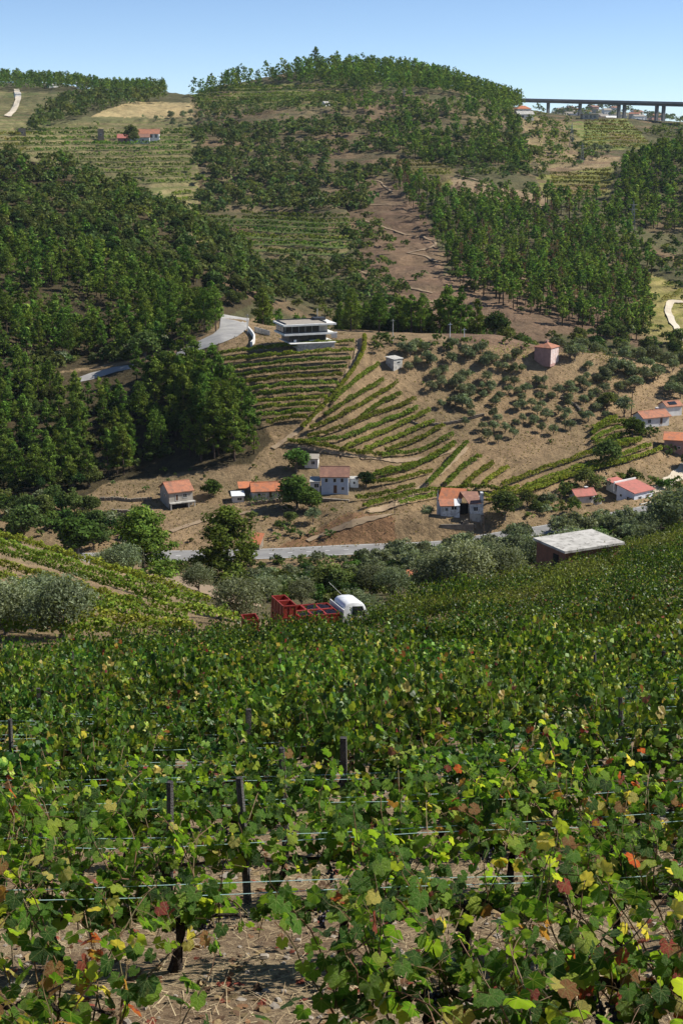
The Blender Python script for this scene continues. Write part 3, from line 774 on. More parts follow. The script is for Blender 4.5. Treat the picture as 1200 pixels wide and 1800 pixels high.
grow('olive', [(430,1005),(620,1000),(760,985),(900,965),(1100,945),(1050,965),(900,1000),(700,1030),(600,1050),(450,1050)], 6.5, .4, 150, 240, 2.0, 3.2, 10, 'the slope below the road')
OAKP = [(-80,262),(0,276),(100,292),(200,332),(300,377),(420,432),(462,480),(470,520),(400,545),(330,505),(240,480),(120,450),(-80,450)]
grow('oak', OAKP, 5.0, .93, 440, 660, 4.2, 7, 11, 'the oak wood on the left hillside')
grow('pine', OAKP, 11, .3, 440, 660, 7, 10, 12, 'the oak wood on the left hillside')
grow('oak', [(0,265),(200,318),(420,430),(380,425),(280,360),(150,300)], 8, .8, 640, 760, 5, 8, 13, 'the oak wood on the left hillside')
grow('pine', [(400,540),(470,545),(600,560),(850,590),(850,720),(400,720)], 5.0, .85, 388, 436, 9, 13.5, 14, 'the strip of pines behind the modern house')
grow('oak', [(400,540),(470,545),(600,560),(1200,600),(1200,740),(400,720)], 6, .7, 396, 455, 5, 9, 15, 'the strip of pines behind the modern house')
grow('shrub', [(640,600),(900,602),(960,615),(940,640),(700,625),(650,615)], 3.2, .65, 340, 390, 1.2, 2.4, 16, 'the top edge of the olive grove')
HILL = [(350,190),(470,178),(640,165),(880,190),(915,215),(930,290),(800,285),(700,278),(660,320),(650,382),(440,370),(350,385),(345,300),(335,240)]
grow('shrub', HILL, 6.3, .9, 480, 1260, 2.4, 5.2, 17, 'the big hill', -.08, 30)
grow('oak', HILL, 10, .7, 480, 1260, 4.5, 7.5, 18, 'the big hill', -.05, 45)
grow('oak', [(350,240),(460,235),(600,300),(640,330),(640,382),(440,372),(350,390)], 9, .75, 640, 960, 5, 8, 19, 'the middle of the big hill', -.15, 30)
grow('pine', [(560,210),(640,180),(880,190),(920,230),(930,300),(800,285),(700,270)], 9, .75, 700, 1200, 8, 13, 20, 'the upper right of the big hill', -.1, 40)
RP = [(680,300),(700,300),(740,330),(800,345),(880,350),(960,370),(1090,425),(1130,500),(1148,570),(1115,605),(980,572),(800,506),(780,450),(740,385),(700,340)]
grow('tall_pine', RP, 4.7, .9, 470, 860, 5, 11.5, 21, 'the pine wood on the right hillside', -.2, 20)
grow('dead', RP, 12, .5, 470, 860, 8, 12, 22, 'the pine wood on the right hillside')
grow('shrub', RP, 6, .4, 470, 860, 1.5, 4, 23, 'the pine wood on the right hillside')
grow('pine', [(1090,305),(1140,272),(1300,255),(1300,415),(1180,412),(1120,405),(1080,370)], 6.2, .95, 690, 830, 8, 12, 24, 'the dark wood at the right edge')
grow('pine', [(700,275),(900,250),(930,310),(860,335),(760,320)], 9, .6, 780, 960, 7, 12, 25, 'the upper right of the big hill', -.1, 40)
grow('oak', [(1090,420),(1180,418),(1300,440),(1300,520),(1200,500),(1120,470)], 9, .85, 560, 740, 4, 7, 26, 'the gully at the right edge')
grow('oak', [(940,600),(1130,590),(1300,612),(1300,645),(1100,635),(960,620)], 7, .8, 400, 500, 4, 7, 27, 'the trees behind the tower house')
grow('pine', [(335,172),(400,152),(480,138),(560,125),(700,132),(800,150),(870,174),(915,184),(915,196),(880,196),(760,176),(640,166),(500,148),(340,176)], 8, .92, 1100, 1330, 9, 17, 28, 'the crest of the big hill', -.45, 60)
grow('pine', [(-80,135),(60,140),(160,156),(290,158),(290,172),(180,172),(60,160),(-80,160)], 9, .95, 1340, 1540, 9, 14, 29, 'the far left ridge')
grow('oak', [(60,215),(75,195),(150,170),(290,172),(290,182),(220,186),(150,210),(60,236)], 9, .95, 950, 1400, 6, 11, 30, 'the far left ridge')
grow('oak', [(330,182),(420,190),(520,180),(520,192),(400,200),(335,198)], 11, .6, 1000, 1200, 5, 9, 31, 'the big hill', .0, 40)
grow('olive', [(250,205),(400,200),(410,215),(340,232),(290,222),(250,214)], 9, .7, 900, 1150, 3, 4.5, 32, 'the terraces above the far farm')
grow('olive', [(1000,262),(1080,262),(1100,280),(1010,292)], 9, .6, 850, 1100, 3, 4.5, 33, 'the far right terraces')
grow('shrub', [(920,200),(1000,212),(1060,280),(1000,305),(930,300)], 9, .45, 850, 1200, 2, 5, 34, 'the far right terraces')
grow('oak', [(940,190),(1200,200),(1300,212),(1300,218),(1200,212),(940,203)], 16, .5, 1150, 1330, 4, 8, 35, 'the ridge under the viaduct')
grow('oak', [(940,215),(990,200),(1060,193),(1200,214),(1300,222),(1200,225),(940,222)], 26, .55, 2350, 2760, 9, 16, 36, 'the distant town hill')
grow('shrub', [(560,330),(680,400),(760,470),(800,560),(620,560),(470,520),(460,470),(600,450),(560,400)], 8, .4, 470, 760, 1.5, 4, 37, 'the clearing on the big hill', -.12, 30)
grow('oak', [(470,470),(620,455),(650,470),(740,540),(700,560),(600,545),(470,520)], 5.5, .85, 470, 640, 3.5, 6, 38, 'the foot of the big hill', -.35, 25)
grow('oak', [(600,410),(650,400),(710,430),(700,460),(620,460)], 8, .8, 560, 700, 4, 7, 39, 'the clearing on the big hill')
grow('shrub', [(150,850),(280,830),(440,820),(500,800),(540,815),(480,840),(440,860),(370,850),(340,900),(250,880),(160,880)], 3.0, .4, 262, 320, .4, 1.4, 40, 'the bare slope around the barn')
grow('shrub', [(300,960),(560,950),(620,945),(540,905),(620,900),(700,900),(560,885),(420,890),(340,930)], 2.8, .42, 262, 300, .5, 1.8, 41, 'the bank above the road')
grow('shrub', [(1000,820),(1200,850),(1260,860),(1260,900),(1100,905),(900,930),(880,915),(980,880)], 3.6, .5, 262, 320, 1.0, 2.6, 42, 'the gardens by the right-hand houses')
grow('oak', [(1180,760),(1260,740),(1260,830),(1200,850)], 6, .6, 290, 350, 3.5, 5.5, 43, 'the gardens by the right-hand houses')
grow('shrub', [(1120,470),(1300,540),(1300,620),(1150,610)], 9, .3, 470, 640, 1.5, 3, 44, 'the vineyard at the right edge')
grow('shrub', [(0,215),(150,210),(350,225),(350,300),(0,250)], 16, .18, 860, 1100, 2, 4, 45, 'the far terraces')
# olive grove: roughly planted lines
GROVE = [(690,612),(760,622),(930,640),(960,652),(1095,650),(1130,668),(1100,700),(1075,740),(1020,752),(960,770),(870,785),(835,768),(800,755),(770,720),(715,660)]
grow('olive', GROVE, 3.5, .86, 290, 380, 2.0, 2.9, 46, 'the olive grove')
grow('olive', [(690,612),(850,605),(930,620),(930,650),(840,740),(770,700),(715,655)], 4.0, .6, 290, 380, 2.6, 3.7, 47, 'the dense top of the olive grove')
grow('olive', [(960,615),(1130,632),(1260,650),(1260,712),(1140,695),(1090,655),(970,640)], 5.5, .8, 330, 400, 3.2, 4.4, 48, 'the olive trees beyond the tower house')
grow('olive', [(1150,795),(1260,770),(1260,800),(1200,820),(1150,812)], 6, .8, 290, 340, 3, 4.2, 49, 'the gardens by the right-hand houses')
grow('olive', [(620,908),(760,915),(760,905),(640,895)], 7, .6, 262, 290, 2.2, 3.0, 50, 'the bank above the road')
grow('shrub', GROVE, 3.5, .22, 290, 380, .3, .9, 51, 'the olive grove')
grow('oak', [(400,480),(470,468),(620,545),(760,585),(760,600),(600,565),(470,550),(400,540)], 6, .75, 440, 560, 3.5, 6.5, 60, 'the foot of the big hill', -.25, 25)
grow('shrub', [(560,540),(700,560),(960,600),(960,610),(760,600),(560,570)], 5, .5, 450, 540, 1.2, 3, 61, 'the foot of the big hill')
grow('tall_pine', [(930,352),(1000,360),(1085,372),(1095,400),(1150,470),(1140,500),(1080,425),(960,372)], 5.5, .9, 560, 860, 7, 12, 62, 'the pine wood on the right hillside')
grow('shrub', [(860,235),(930,250),(960,300),(945,350),(880,335),(800,320),(780,290)], 5.5, .75, 700, 1050, 2, 5, 63, 'the upper right of the big hill', -.15, 25)
grow('shrub', [(1070,345),(1090,300),(1100,280),(1200,262),(1300,255),(1300,225),(1120,225),(1150,262),(1080,292)], 7, .6, 780, 1250, 2.5, 5.5, 64, 'the far right terraces', -.1, 30)
RB = [(630,985),(640,1010),(760,1008),(900,995),(1100,955),(1190,930),(1180,893),(1100,915),(900,953),(760,974)]
grow('olive', RB, 3.3, .85, 215, 276, 2.6, 4.2, 52, 'the olives along the near roadside')
grow('shrub', RB, 2.6, .8, 215, 276, 1.2, 2.6, 53, 'the bushes along the near roadside')
grow('shrub', [(0,630),(130,657),(240,632),(310,612),(310,598),(240,610),(130,635),(0,610)], 3.0, .7, 350, 420, 1.2, 3.2, 54, 'the verge above the hill road')
grow('oak', [(0,655),(125,682),(220,664),(330,640),(335,668),(220,695),(0,700)], 4.2, .85, 310, 390, 2.5, 5, 55, 'the verge below the hill road')
grow('olive', [(1030,640),(1110,655),(1260,690),(1260,735),(1190,700),(1120,705),(1060,690)], 4.4, .75, 310, 380, 2.8, 4.2, 56, 'the olives above the terracotta house')
grow('shrub', [(1110,745),(1180,760),(1260,780),(1260,800),(1160,800),(1120,775)], 2.6, .85, 290, 350, 1.4, 3.0, 57, 'the garden below the pink house')
grow('oak', [(1000,860),(1075,870),(1070,905),(990,915),(920,915)], 3.6, .6, 262, 300, 2.2, 3.6, 58, 'the garden around the red cottage')
grow('shrub', [(960,770),(1010,755),(1120,735),(1040,770),(930,800)], 4, .3, 290, 340, .6, 1.6, 59, 'the slope below the olive grove')
# keep clear of buildings, road, truck
BOXES = []     # (px,py,w,h) image boxes where nothing may stand in front (feet inside)
CLEAR = [(280,880,75,60),(405,850,95,45),(535,845,85,50),(762,895,100,55),(930,625,55,40),(670,655,45,30),(1100,720,90,45),(1150,750,60,45),(1060,860,110,60),(1005,860,60,30),(470,560,120,60),(205,222,75,30),(920,950,180,60),(400,545,60,70),(110,640,130,72),(308,590,40,80),(285,1008,135,55),(300,590,100,40)]
TREES = [t for t in TREES if not any(cx <= t[5] <= cx+w and cy <= t[6] <= cy+h and t[1] < 1200 for cx, cy, w, h in CLEAR)]
# not on the traced vine rows of the terraces
TR = [P for (g, _, _, _), P in zip(ROWS, ROWP)]
AP = np.concatenate(TR)
TREES = [t for t in TREES if not (t[1] < 400 and np.min(np.hypot(AP[:, 0]-t[0], AP[:, 1]-t[1])) < 1.9)]
# individually read trees: px, py of the foot, kind, height, label
MAN = [
 (252,985,'big_pine',11.5,'large bushy dark green pine standing alone left of the road','Y205'),
 (400,1022,'big_pine',12.5,'tall open-limbed pine in front of the left end of the road','Y212'),
 (225,935,'pine',6.5,'small pale green pine just left of the large lone pine','Y235'),
 (135,925,'leafy_tree',7.5,'light green bushy tree at the left above the sloping vine rows','Y255'),
 (40,905,'oak',7.5,'dark rounded tree at the left edge above the sloping vine rows','Y262'),
 (886,935,'oak',6.2,'dense round dark green tree right of the ruined house','Y272'),
 (521,842,'leafy_tree',4.8,'bright green leafy tree left of the pale blue farmhouse','Y300'),
 (522,905,'leafy_tree',6.4,'large bright green tree in front of the pale blue farmhouse','Y282'),
 (545,893,'leafy_tree',4.4,'bright green tree spreading right of the largest one before the pale blue farmhouse','Y280'),
 (643,838,'oak',3.8,'small dark green tree right of the pale blue farmhouse annex','Y295'),
 (371,868,'leafy_tree',3.6,'lone round light green tree between the barn and the long orange roofed shed','Y290'),
 (550,930,'olive',3.2,'grey green olive on the bank below the pale blue farmhouse','Y273'),
 (510,935,'oak',2.8,'small dark round bush left of the olive on the bank','Y273'),
 (442,922,'oak',2.2,'small dark bush on the slope below the long orange roofed shed','Y276'),
 (110,1125,'big_olive',3.8,'large silvery olive tree at the edge of the left vine rows','Y84'),
 (10,1105,'big_olive',3.5,'silvery olive tree cut by the left edge of the picture','Y86'),
 (65,1110,'big_olive',3.4,'smaller silvery olive between the two large ones at the left','Y90'),
 (215,970,'big_olive',4.2,'silvery olive on the slope left of the lone pine','Y175'),
 (350,1052,'big_olive',3.2,'small olive with a bare trunk beside the dirt track','Y160'),
 (190,945,'big_olive',4.0,'olive tree in the scrub above the left vine rows','Y190'),
 (765,1000,'big_olive',4.6,'big silvery olive left of the flat concrete roof','Y150'),
 (820,1003,'big_olive',5.2,'tallest silvery olive in the row left of the flat concrete roof','Y148'),
 (880,995,'big_olive',4.4,'silvery olive just left of the flat concrete roof','Y150'),
 (690,1020,'big_olive',3.6,'silvery olive above the truck crates near the road','Y160'),
 (650,1010,'big_olive',3.8,'olive tree right of the road end, lower than its neighbours','Y170'),
 (960,960,'big_olive',6.2,'silvery olive directly behind the flat concrete roof','Y190'),
 (1010,950,'big_olive',6.4,'silvery olive behind the right half of the flat concrete roof','Y195'),
 (1050,945,'big_olive',5.6,'silvery olive between the flat concrete roof and the villa','Y200'),
 (1190,965,'big_olive',6.4,'large silvery olive at the right edge beside the vines','Y160'),
 (1155,950,'big_olive',5.0,'olive behind the vines left of the large one at the right edge','Y180'),
 (600,1035,'oak',3.6,'dark green tree in the hollow behind the white truck','Y170'),
 (575,1030,'oak',4.4,'dark bush in the hollow behind the red crates','Y172'),
 (530,1045,'big_olive',2.8,'grey green olive in the hollow above the red crates','Y150'),
 (470,1050,'big_olive',2.8,'grey green olive left of the upright red crates','Y150'),
 (420,1100,'big_olive',3.4,'low olive bush beside the lone red crate','Y105'),
 (640,1075,'big_olive',3.0,'grey olive bush behind the white truck cab','Y118'),
 (1065,860,'oak',6.5,'dense dark green tree behind the white villa on its left','Y308'),
 (1030,880,'oak',5.0,'dark green tree between the red roofed cottage and the villa','Y296'),
 (925,905,'oak',3.8,'dark shrub left of the red roofed cottage','Y285'),
 (960,912,'olive',3.4,'olive in the garden left of the red roofed cottage','Y284'),
 (1110,775,'leafy_tree',4.6,'round bright green tree below the pink house','Y325'),
 (1095,745,'olive',4.8,'olive growing against the terracotta roofed house','Y338'),
 (1065,735,'oak',4.4,'dark green tree left of the terracotta roofed house','Y342'),
 (375,705,'pine',13.5,'tall slender pine rising over the left end of the top vine rows','Y333'),
 (345,690,'pine',12,'slender pine beside the tall one at the left end of the vine rows','Y340'),
 (258,660,'oak',8,'tree with browning crown below the hill road','Y366'),
 (380,600,'pine',11,'dark dense pine on the inner side of the road bend','Y372'),
 (360,598,'pine',11.5,'pine left of the dense one inside the road bend','Y374'),
 (555,128,'pine',19,'tallest pine standing above the hilltop','Y1290'),
 (230,232,'oak',12,'dark round tree in front of the far farmhouse','Y930'),
 (236,238,'oak',8,'lower round tree below the far farmhouse','Y915'),
]
MAP = {'pine': 'pine_tree', 'oak': 'oak_tree', 'olive': 'olive_tree', 'tall_pine': 'slender_pine', 'dead': 'dead_pine', 'shrub': 'shrub', 'leafy_tree': 'leafy_tree', 'big_olive': 'big_olive', 'big_pine': 'big_pine'}
NAME = {'pine_tree': 'pine_tree', 'slender_pine': 'pine_tree', 'dead_pine': 'dead_pine', 'oak_tree': 'oak_tree', 'olive_tree': 'olive_tree', 'shrub': 'shrub', 'leafy_tree': 'leafy_tree', 'big_olive': 'olive_tree', 'big_pine': 'pine_tree'}
NOMH = {'pine_tree': 10, 'slender_pine': 10, 'dead_pine': 10, 'oak_tree': 5.4, 'olive_tree': 3.4, 'shrub': 1.5, 'leafy_tree': 5.2, 'big_olive': 3.5, 'big_pine': 10}
CATG = {'pine_tree': 'pine tree', 'slender_pine': 'pine tree', 'dead_pine': 'dead pine', 'oak_tree': 'oak tree', 'olive_tree': 'olive tree', 'shrub': 'shrub', 'leafy_tree': 'tree', 'big_olive': 'olive tree', 'big_pine': 'pine tree'}
rt = np.random.RandomState(5)
def plant(kind, x, y, z, h, label, group=None, wide=1.0):
    pk = MAP[kind]; P = PROTO[pk][rt.randint(len(PROTO[pk]))]
    s = h/NOMH[pk]
    nm = NAME[pk]
    if P[1] is None:
        o = link(nm, P[0]); o.location = (x, y, z); o.rotation_euler = (0, 0, rt.uniform(0, 6.28)); o.scale = (s*wide, s*wide, s)
        return tag(o, label, CATG[pk], group)
    e = empty(nm, (x, y, z), rt.uniform(0, 6.28)); e.scale = (s*wide, s*wide, s)
    link('trunk', P[1], e); link('crown', P[0], e)
    return tag(e, label, CATG[pk], group)
for px, py, kind, h, lab, ys in MAN:
    p = at_y(px, py, float(ys[1:]))
    if kind == 'pine' and p.y < 400: kind = 'pine'
    plant(kind, p.x, p.y, p.z-.1, h, lab, wide=1.4 if kind == 'big_pine' else 1.25 if kind in ('leafy_tree', 'oak') and p.y < 400 else 1.0)
ADJ = {'pine': 'green pine', 'tall_pine': 'bare-stemmed pine', 'dead': 'browned pine', 'oak': 'rounded oak', 'olive': 'grey olive tree', 'shrub': 'low green shrub'}
LIMIT = {'pine': 300, 'tall_pine': 0, 'dead': 60, 'oak': 300, 'olive': 300, 'shrub': 300}
byk = {}
for t in TREES: byk.setdefault(t[3], []).append(t)
# slender and bushy pines are one kind: share the limit by apparent size
allp = sorted(byk.get('pine', [])+byk.get('tall_pine', []), key=lambda t: -t[4]/t[1]*(1 if -30 < t[5] < 1230 else .01))
indiv = {'pine': allp[:290]}; rest = {'pine': [t for t in allp[290:] if t[3] == 'pine'], 'tall_pine': [t for t in allp[290:] if t[3] == 'tall_pine']}
for k in ('dead', 'oak', 'olive', 'shrub'):
    L = sorted(byk.get(k, []), key=lambda t: -t[4]/t[1]*(1 if -30 < t[5] < 1230 else .01))
    n_ = {'dead': 70, 'oak': 285, 'olive': 298, 'shrub': 295}[k]
    indiv[k] = L[:n_]; rest[k] = L[n_:]
zb = {}
for t in TREES:
    b = zb.setdefault(t[7], [1e9, -1e9, 1e9, -1e9]); b[0] = min(b[0], max(t[5], 0)); b[1] = max(b[1], min(t[5], 1200)); b[2] = min(b[2], t[6]); b[3] = max(b[3], t[6])
def tree_label(t):
    b = zb[t[7]]; u = (t[5]-b[0])/(b[1]-b[0]+1); v = (t[6]-b[2])/(b[3]-b[2]+1)
    ws = ['left', 'middle', 'right'][int(min(2, max(0, u*3)))]; hs = ['upper ', '', 'lower '][int(min(2, max(0, v*3)))]
    z = t[7].replace('the pine wood', 'the pines').replace('the dense top of ', 'the top of ')
    return f'{ADJ[t[3]]} at the {hs}{ws} of {z}'.replace('  ', ' ')
for k, L in indiv.items():
    for t in L:
        plant(t[3], t[0], t[1], t[2]-.15, t[4], tree_label(t), f'{CATG[MAP[t[3]]]}s in {t[7]}', wide=rt.uniform(.82, 1.12) if t[3] in ('oak', 'shrub', 'pine') else rt.uniform(.85, 1.1))
def mass(name, L, lowk, label, nomh, trunk=True, fade=None):
    VV = []; CC = []; r = np.random.RandomState(11)
    for t in L:
        V, c = LOWP[lowk][r.randint(5)]
        if t[1] > 1000:           # thin out far ones
            k = np.repeat(r.rand(len(V)//4) < .62, 4); V = V[k]; c = c[k]; grow_ = 1.0
        a = r.uniform(0, 6.28); s = t[4]/nomh
        wd = s*r.uniform(.9, 1.3)
        X = (V[:, 0]*math.cos(a)-V[:, 1]*math.sin(a))*wd+t[0]; Y = (V[:, 0]*math.sin(a)+V[:, 1]*math.cos(a))*wd+t[1]; Z = V[:, 2]*s+t[2]
        VV.append(np.stack([X, Y, Z], 1)); CC.append(c*r.uniform(.65, 1.4)*np.array([r.uniform(.85, 1.25), 1, r.uniform(.85, 1.15)]))
        if trunk and t[1] < 900:
            w = .16*s*nomh/10+.05; q = np.array([[-w,-w,-.5],[w,-w,-.5],[w*.5,0,nomh*s*.7],[-w*.5,0,nomh*s*.7]])+np.array(t[:3])
            q2 = np.array([[-w,w,-.5],[w,-w,-.5],[w*.5,-w*.5,nomh*s*.7],[-w*.5,w*.5,nomh*s*.7]])+np.array(t[:3])
            VV += [q, q2]; CC += [np.tile((.07,.055,.04), (4, 1))]*2
    if not VV: return
    V = np.concatenate(VV); C = np.concatenate(CC)
    print('MASS', name, len(L), 'trees', len(V)//4, 'quads')
    o = link(name, mesh_np(name, V, quadF(len(V)//4), FOLS, C)); tag(o, label, name.replace('_', ' '), kind='stuff')
mass('pine_wood', rest['pine'], 'pine', 'dense dark green pine wood covering the far slopes and ridges', 10)
mass('tall_pine_wood', rest['tall_pine'], 'tall_pine', 'wood of slender pines with bare stems on the right hillside', 10)
mass('oak_wood', rest['oak'], 'oak', 'dense rounded evergreen oak wood on the left hillside and big hill', 5.2, False)
mass('scrub', rest['shrub'], 'shrub', 'low green scrub scattered over the hillsides', 1.6, False)
mass('distant_olives', rest['olive'], 'olive', 'small grey olive trees on the far terraces', 3.0, False)
mass('dead_pine_wood', rest['dead'], 'dead', 'browned dead pines scattered in the right-hand wood', 10)

# ------------------------------------------------------------------ vine rows on the terraces
def hedge(P, w, h, dens, size, pal, rng, gap=.0, base=.35):
    d = np.concatenate([[0], np.cumsum(np.hypot(*np.diff(P, axis=0).T))]); n = int(d[-1]*dens)
    t = rng.uniform(0, d[-1], n)
    if gap: t = t[vnoise(t/2.2, t*0+rng.uniform(0, 99), 3) > gap]; n = len(t)
    x = np.interp(t, d, P[:, 0]); y = np.interp(t, d, P[:, 1])
    hh = h*(.78+.44*vnoise(t/1.3, t*0, rng.randint(99)))
    ang = rng.uniform(-.35, math.pi+.35, n)
    rr = rng.uniform(.5, 1, n)
    T = np.gradient(P, axis=0); T /= np.linalg.norm(T, axis=1)[:, None]+1e-9
    tx = np.interp(t, d, T[:, 0]); ty = np.interp(t, d, T[:, 1])
    lat = np.cos(ang)*w*.5*rr; up = base+(hh-base)*(.42+.58*np.sin(ang)*rr)
    C = np.stack([x-ty*lat, y+tx*lat, height(x, y)+up], 1)
    nr = np.stack([-ty*np.cos(ang), tx*np.cos(ang), np.sin(ang)+.2], 1)
    V = leaf_quads(C, nr, size, rng, .8, .7)
    return V, leafcol(n, pal, rng, 4, .35)
PAL_VROW = [(.10,.18,.025), (.15,.235,.035), (.21,.27,.04), (.07,.125,.02), (.28,.27,.05)]
PAL_YEL = [(.13,.16,.035), (.19,.19,.04), (.09,.13,.03), (.25,.21,.06)]
PAL_FAR = [(.07,.135,.024), (.11,.18,.03), (.15,.21,.038)]
ORD = ['first','second','third','fourth','fifth','sixth','seventh','eighth','ninth','tenth','eleventh','twelfth','thirteenth','fourteenth','fifteenth','sixteenth','seventeenth','eighteenth','nineteenth','twentieth','twenty-first','twenty-second','twenty-third','twenty-fourth','twenty-fifth','twenty-sixth','twenty-seventh','twenty-eighth','twenty-ninth','thirtieth']
cnt = {}; rr_ = np.random.RandomState(8)
for (grp, pts, w, h), P in zip(ROWS, ROWP):
    i = cnt.get(grp, 0); cnt[grp] = i+1
    if grp == GL: V, c = hedge(P, .62, 1.3, 66, .25, PAL_VROW, rr_, .08)
    else: V, c = hedge(P, w*1.0, h*1.1, 88, .36, PAL_VROW, rr_, .02)
    o = link('vine_row', mesh_np('vine_row', V, quadF(len(V)//4), FOL, c))
    tag(o, f'{ORD[i]} row from the top of the {grp}' if i < 30 else None, 'vine row', grp)
def contour_rows(poly, dz, grp, y0, y1, pal, h=2.3, w=1.8, dens=7.5, size=1.05, gap=.08, off=0.0, minlen=10, kind=None):
    jj = np.nonzero((AZC > (min(p[0] for p in poly)-620)/FPX/.9) & (AZC < (max(p[0] for p in poly)-580)/FPX/.9))[0][::2]
    ii = (YR > y0) & (YR < y1); Ys = YR[ii]
    lines = {}
    for j in jj:
        hcol = H0[ii, j]+1.2*fbm(Ys*0+AZC[j]*Ys/60, Ys/60, 77, 3)
        q = np.floor((hcol-off)/dz); k = np.nonzero(np.diff(q) != 0)[0]
        for a in k:
            lev = max(q[a], q[a+1]); t = ((lev*dz+off)-hcol[a])/(hcol[a+1]-hcol[a]); Y = Ys[a]+(Ys[a+1]-Ys[a])*t
            X = AZC[j]*Y; u, v = project(X, Y, float(height(X, Y)))
            if inpoly(np.array([u]), np.array([v]), poly)[0]: lines.setdefault(lev, []).append((j, X, Y, v))
    segs = []
    for lev, L in lines.items():
        chains = []
        for j, X, Y, v in L:
            for ch in chains:
                if 0 < j-ch[-1][0] <= 4 and abs(Y-ch[-1][2]) < 14: ch.append((j, X, Y, v)); break
            else: chains.append([(j, X, Y, v)])
        for ch in chains:
            P = np.array([[c_[1], c_[2]] for c_ in ch])
            if len(P) > 3 and np.hypot(*np.diff(P, axis=0).T).sum() > minlen: segs.append((np.mean([c_[3] for c_ in ch]), P))
    segs.sort(key=lambda s: s[0])
    for i, (v, P) in enumerate(segs):
        V, c = hedge(P, w, h, dens, size, pal, rr_, gap, .2)
        if len(V) < 16: continue
        o = link('vine_row', mesh_np('vine_row', V, quadF(len(V)//4), FOL, c))
        tag(o, f'{ORD[i] if i < 30 else "lower"} row down the {grp}', 'vine row', grp)
    print('ROWS', grp, len(segs))
contour_rows([(330,158),(400,148),(470,152),(620,152),(610,182),(480,186),(350,184)], 2.6, 'green vineyard under the hilltop pines', 1040, 1300, PAL_FAR)
contour_rows([(100,222),(160,212),(340,210),(350,300),(352,330),(280,330),(160,300),(60,270),(10,245)], 2.7, 'wide terraced vineyard below the far farmhouse', 780, 1000, PAL_FAR)
contour_rows([(-20,240),(80,232),(110,250),(110,290),(60,280),(-20,262)], 2.7, 'green vineyard at the left edge', 780, 1000, PAL_YEL)
contour_rows([(300,340),(350,320),(352,380),(335,392)], 2.7, 'narrow terraces above the left gully', 660, 860, PAL_FAR)
contour_rows([(352,386),(440,374),(560,376),(645,390),(655,408),(600,450),(480,453),(410,425)], 1.9, 'dark green vineyard in the middle of the big hill', 600, 800, PAL_FAR)
contour_rows([(990,217),(1100,210),(1150,260),(1010,266)], 2.2, 'bright green vineyard under the viaduct', 880, 1250, PAL_YEL)
contour_rows([(920,205),(990,215),(1005,262),(1000,300),(935,290)], 2.4, 'dry terraces right of the wood', 850, 1200, PAL_FAR, gap=.4)
contour_rows([(940,312),(1080,294),(1068,345),(960,350)], 2.0, 'yellow green vineyard at the right', 740, 900, PAL_YEL)
contour_rows([(680,284),(758,282),(795,302),(795,320),(700,314)], 1.8, 'small yellow vineyard at the right of the big hill', 720, 900, PAL_YEL)
contour_rows([(1124,478),(1200,508),(1260,530),(1260,560),(1140,525)], 1.7, 'yellow vineyard at the right edge', 470, 640, PAL_YEL, dens=14, size=.55, minlen=6)
contour_rows([(1140,525),(1170,545),(1180,600),(1130,590)], 1.7, 'sloping vineyard beside the right-hand track', 460, 640, PAL_YEL, dens=14, size=.55, minlen=6)
contour_rows([(1150,430),(1260,430),(1260,470),(1160,462)], 2, 'terraces at the right edge', 560, 760, PAL_FAR)
P = scatter([(384,605),(480,560),(640,592),(940,610),(1200,640),(1260,700),(1260,890),(1100,900),(860,940),(620,965),(300,975),(130,960),(130,890),(180,855),(440,820),(478,775),(400,660)], 1.25, .75, 258, 400, 91, -.35, 12)
r = np.random.RandomState(14); C = np.repeat(P[:, :3], 3, 0)+r.normal(size=(len(P)*3, 3))*np.array([.22, .22, .05])+np.array([0, 0, .12])
Nn = r.normal(size=(len(C), 3)); Nn[:, 2] = .2
V = leaf_quads(C, Nn, .34, r, .8, .3)
tag(link('dry_grass_tufts', mesh_np('dry_grass_tufts', V, quadF(len(V)//4), FOLS, leafcol(len(C), [(.30,.235,.13), (.20,.17,.08), (.12,.13,.05), (.38,.30,.18), (.15,.10,.065)], r, 4, .3))), 'dry grass tufts and weeds over the bare earth slope', 'grass', kind='stuff')
print('TUFTS', len(P))
# the little square vineyards inside the olive grove
for poly, lab in (([(850,612),(925,612),(940,625),(900,640),(840,632)], 'bright green vine patch left of the tower house'), ([(1040,625),(1060,625),(1150,668),(1130,672),(1045,640)], 'yellow green vine strip right of the tower house'), ([(1015,672),(1090,665),(1100,680),(1030,690)], 'yellowing vine patch in the olive grove')):
    P = scatter(poly, 1.2, .9, 320, 400, 77)
    r = np.random.RandomState(4); C = np.repeat(P[:, :3], 9, 0)+r.normal(size=(len(P)*9, 3))*np.array([.5, .5, .3])+np.array([0, 0, .9])
    V = leaf_quads(C, np.tile([0, 0, 1.0], (len(C), 1)), .32, r, .8, .9)
    tag(link('vine_patch', mesh_np('vine_patch', V, quadF(len(V)//4), FOL, leafcol(len(C), PAL_VROW if 'bright' in lab else PAL_YEL, r, 4, .3))), lab, 'vineyard', kind='stuff')
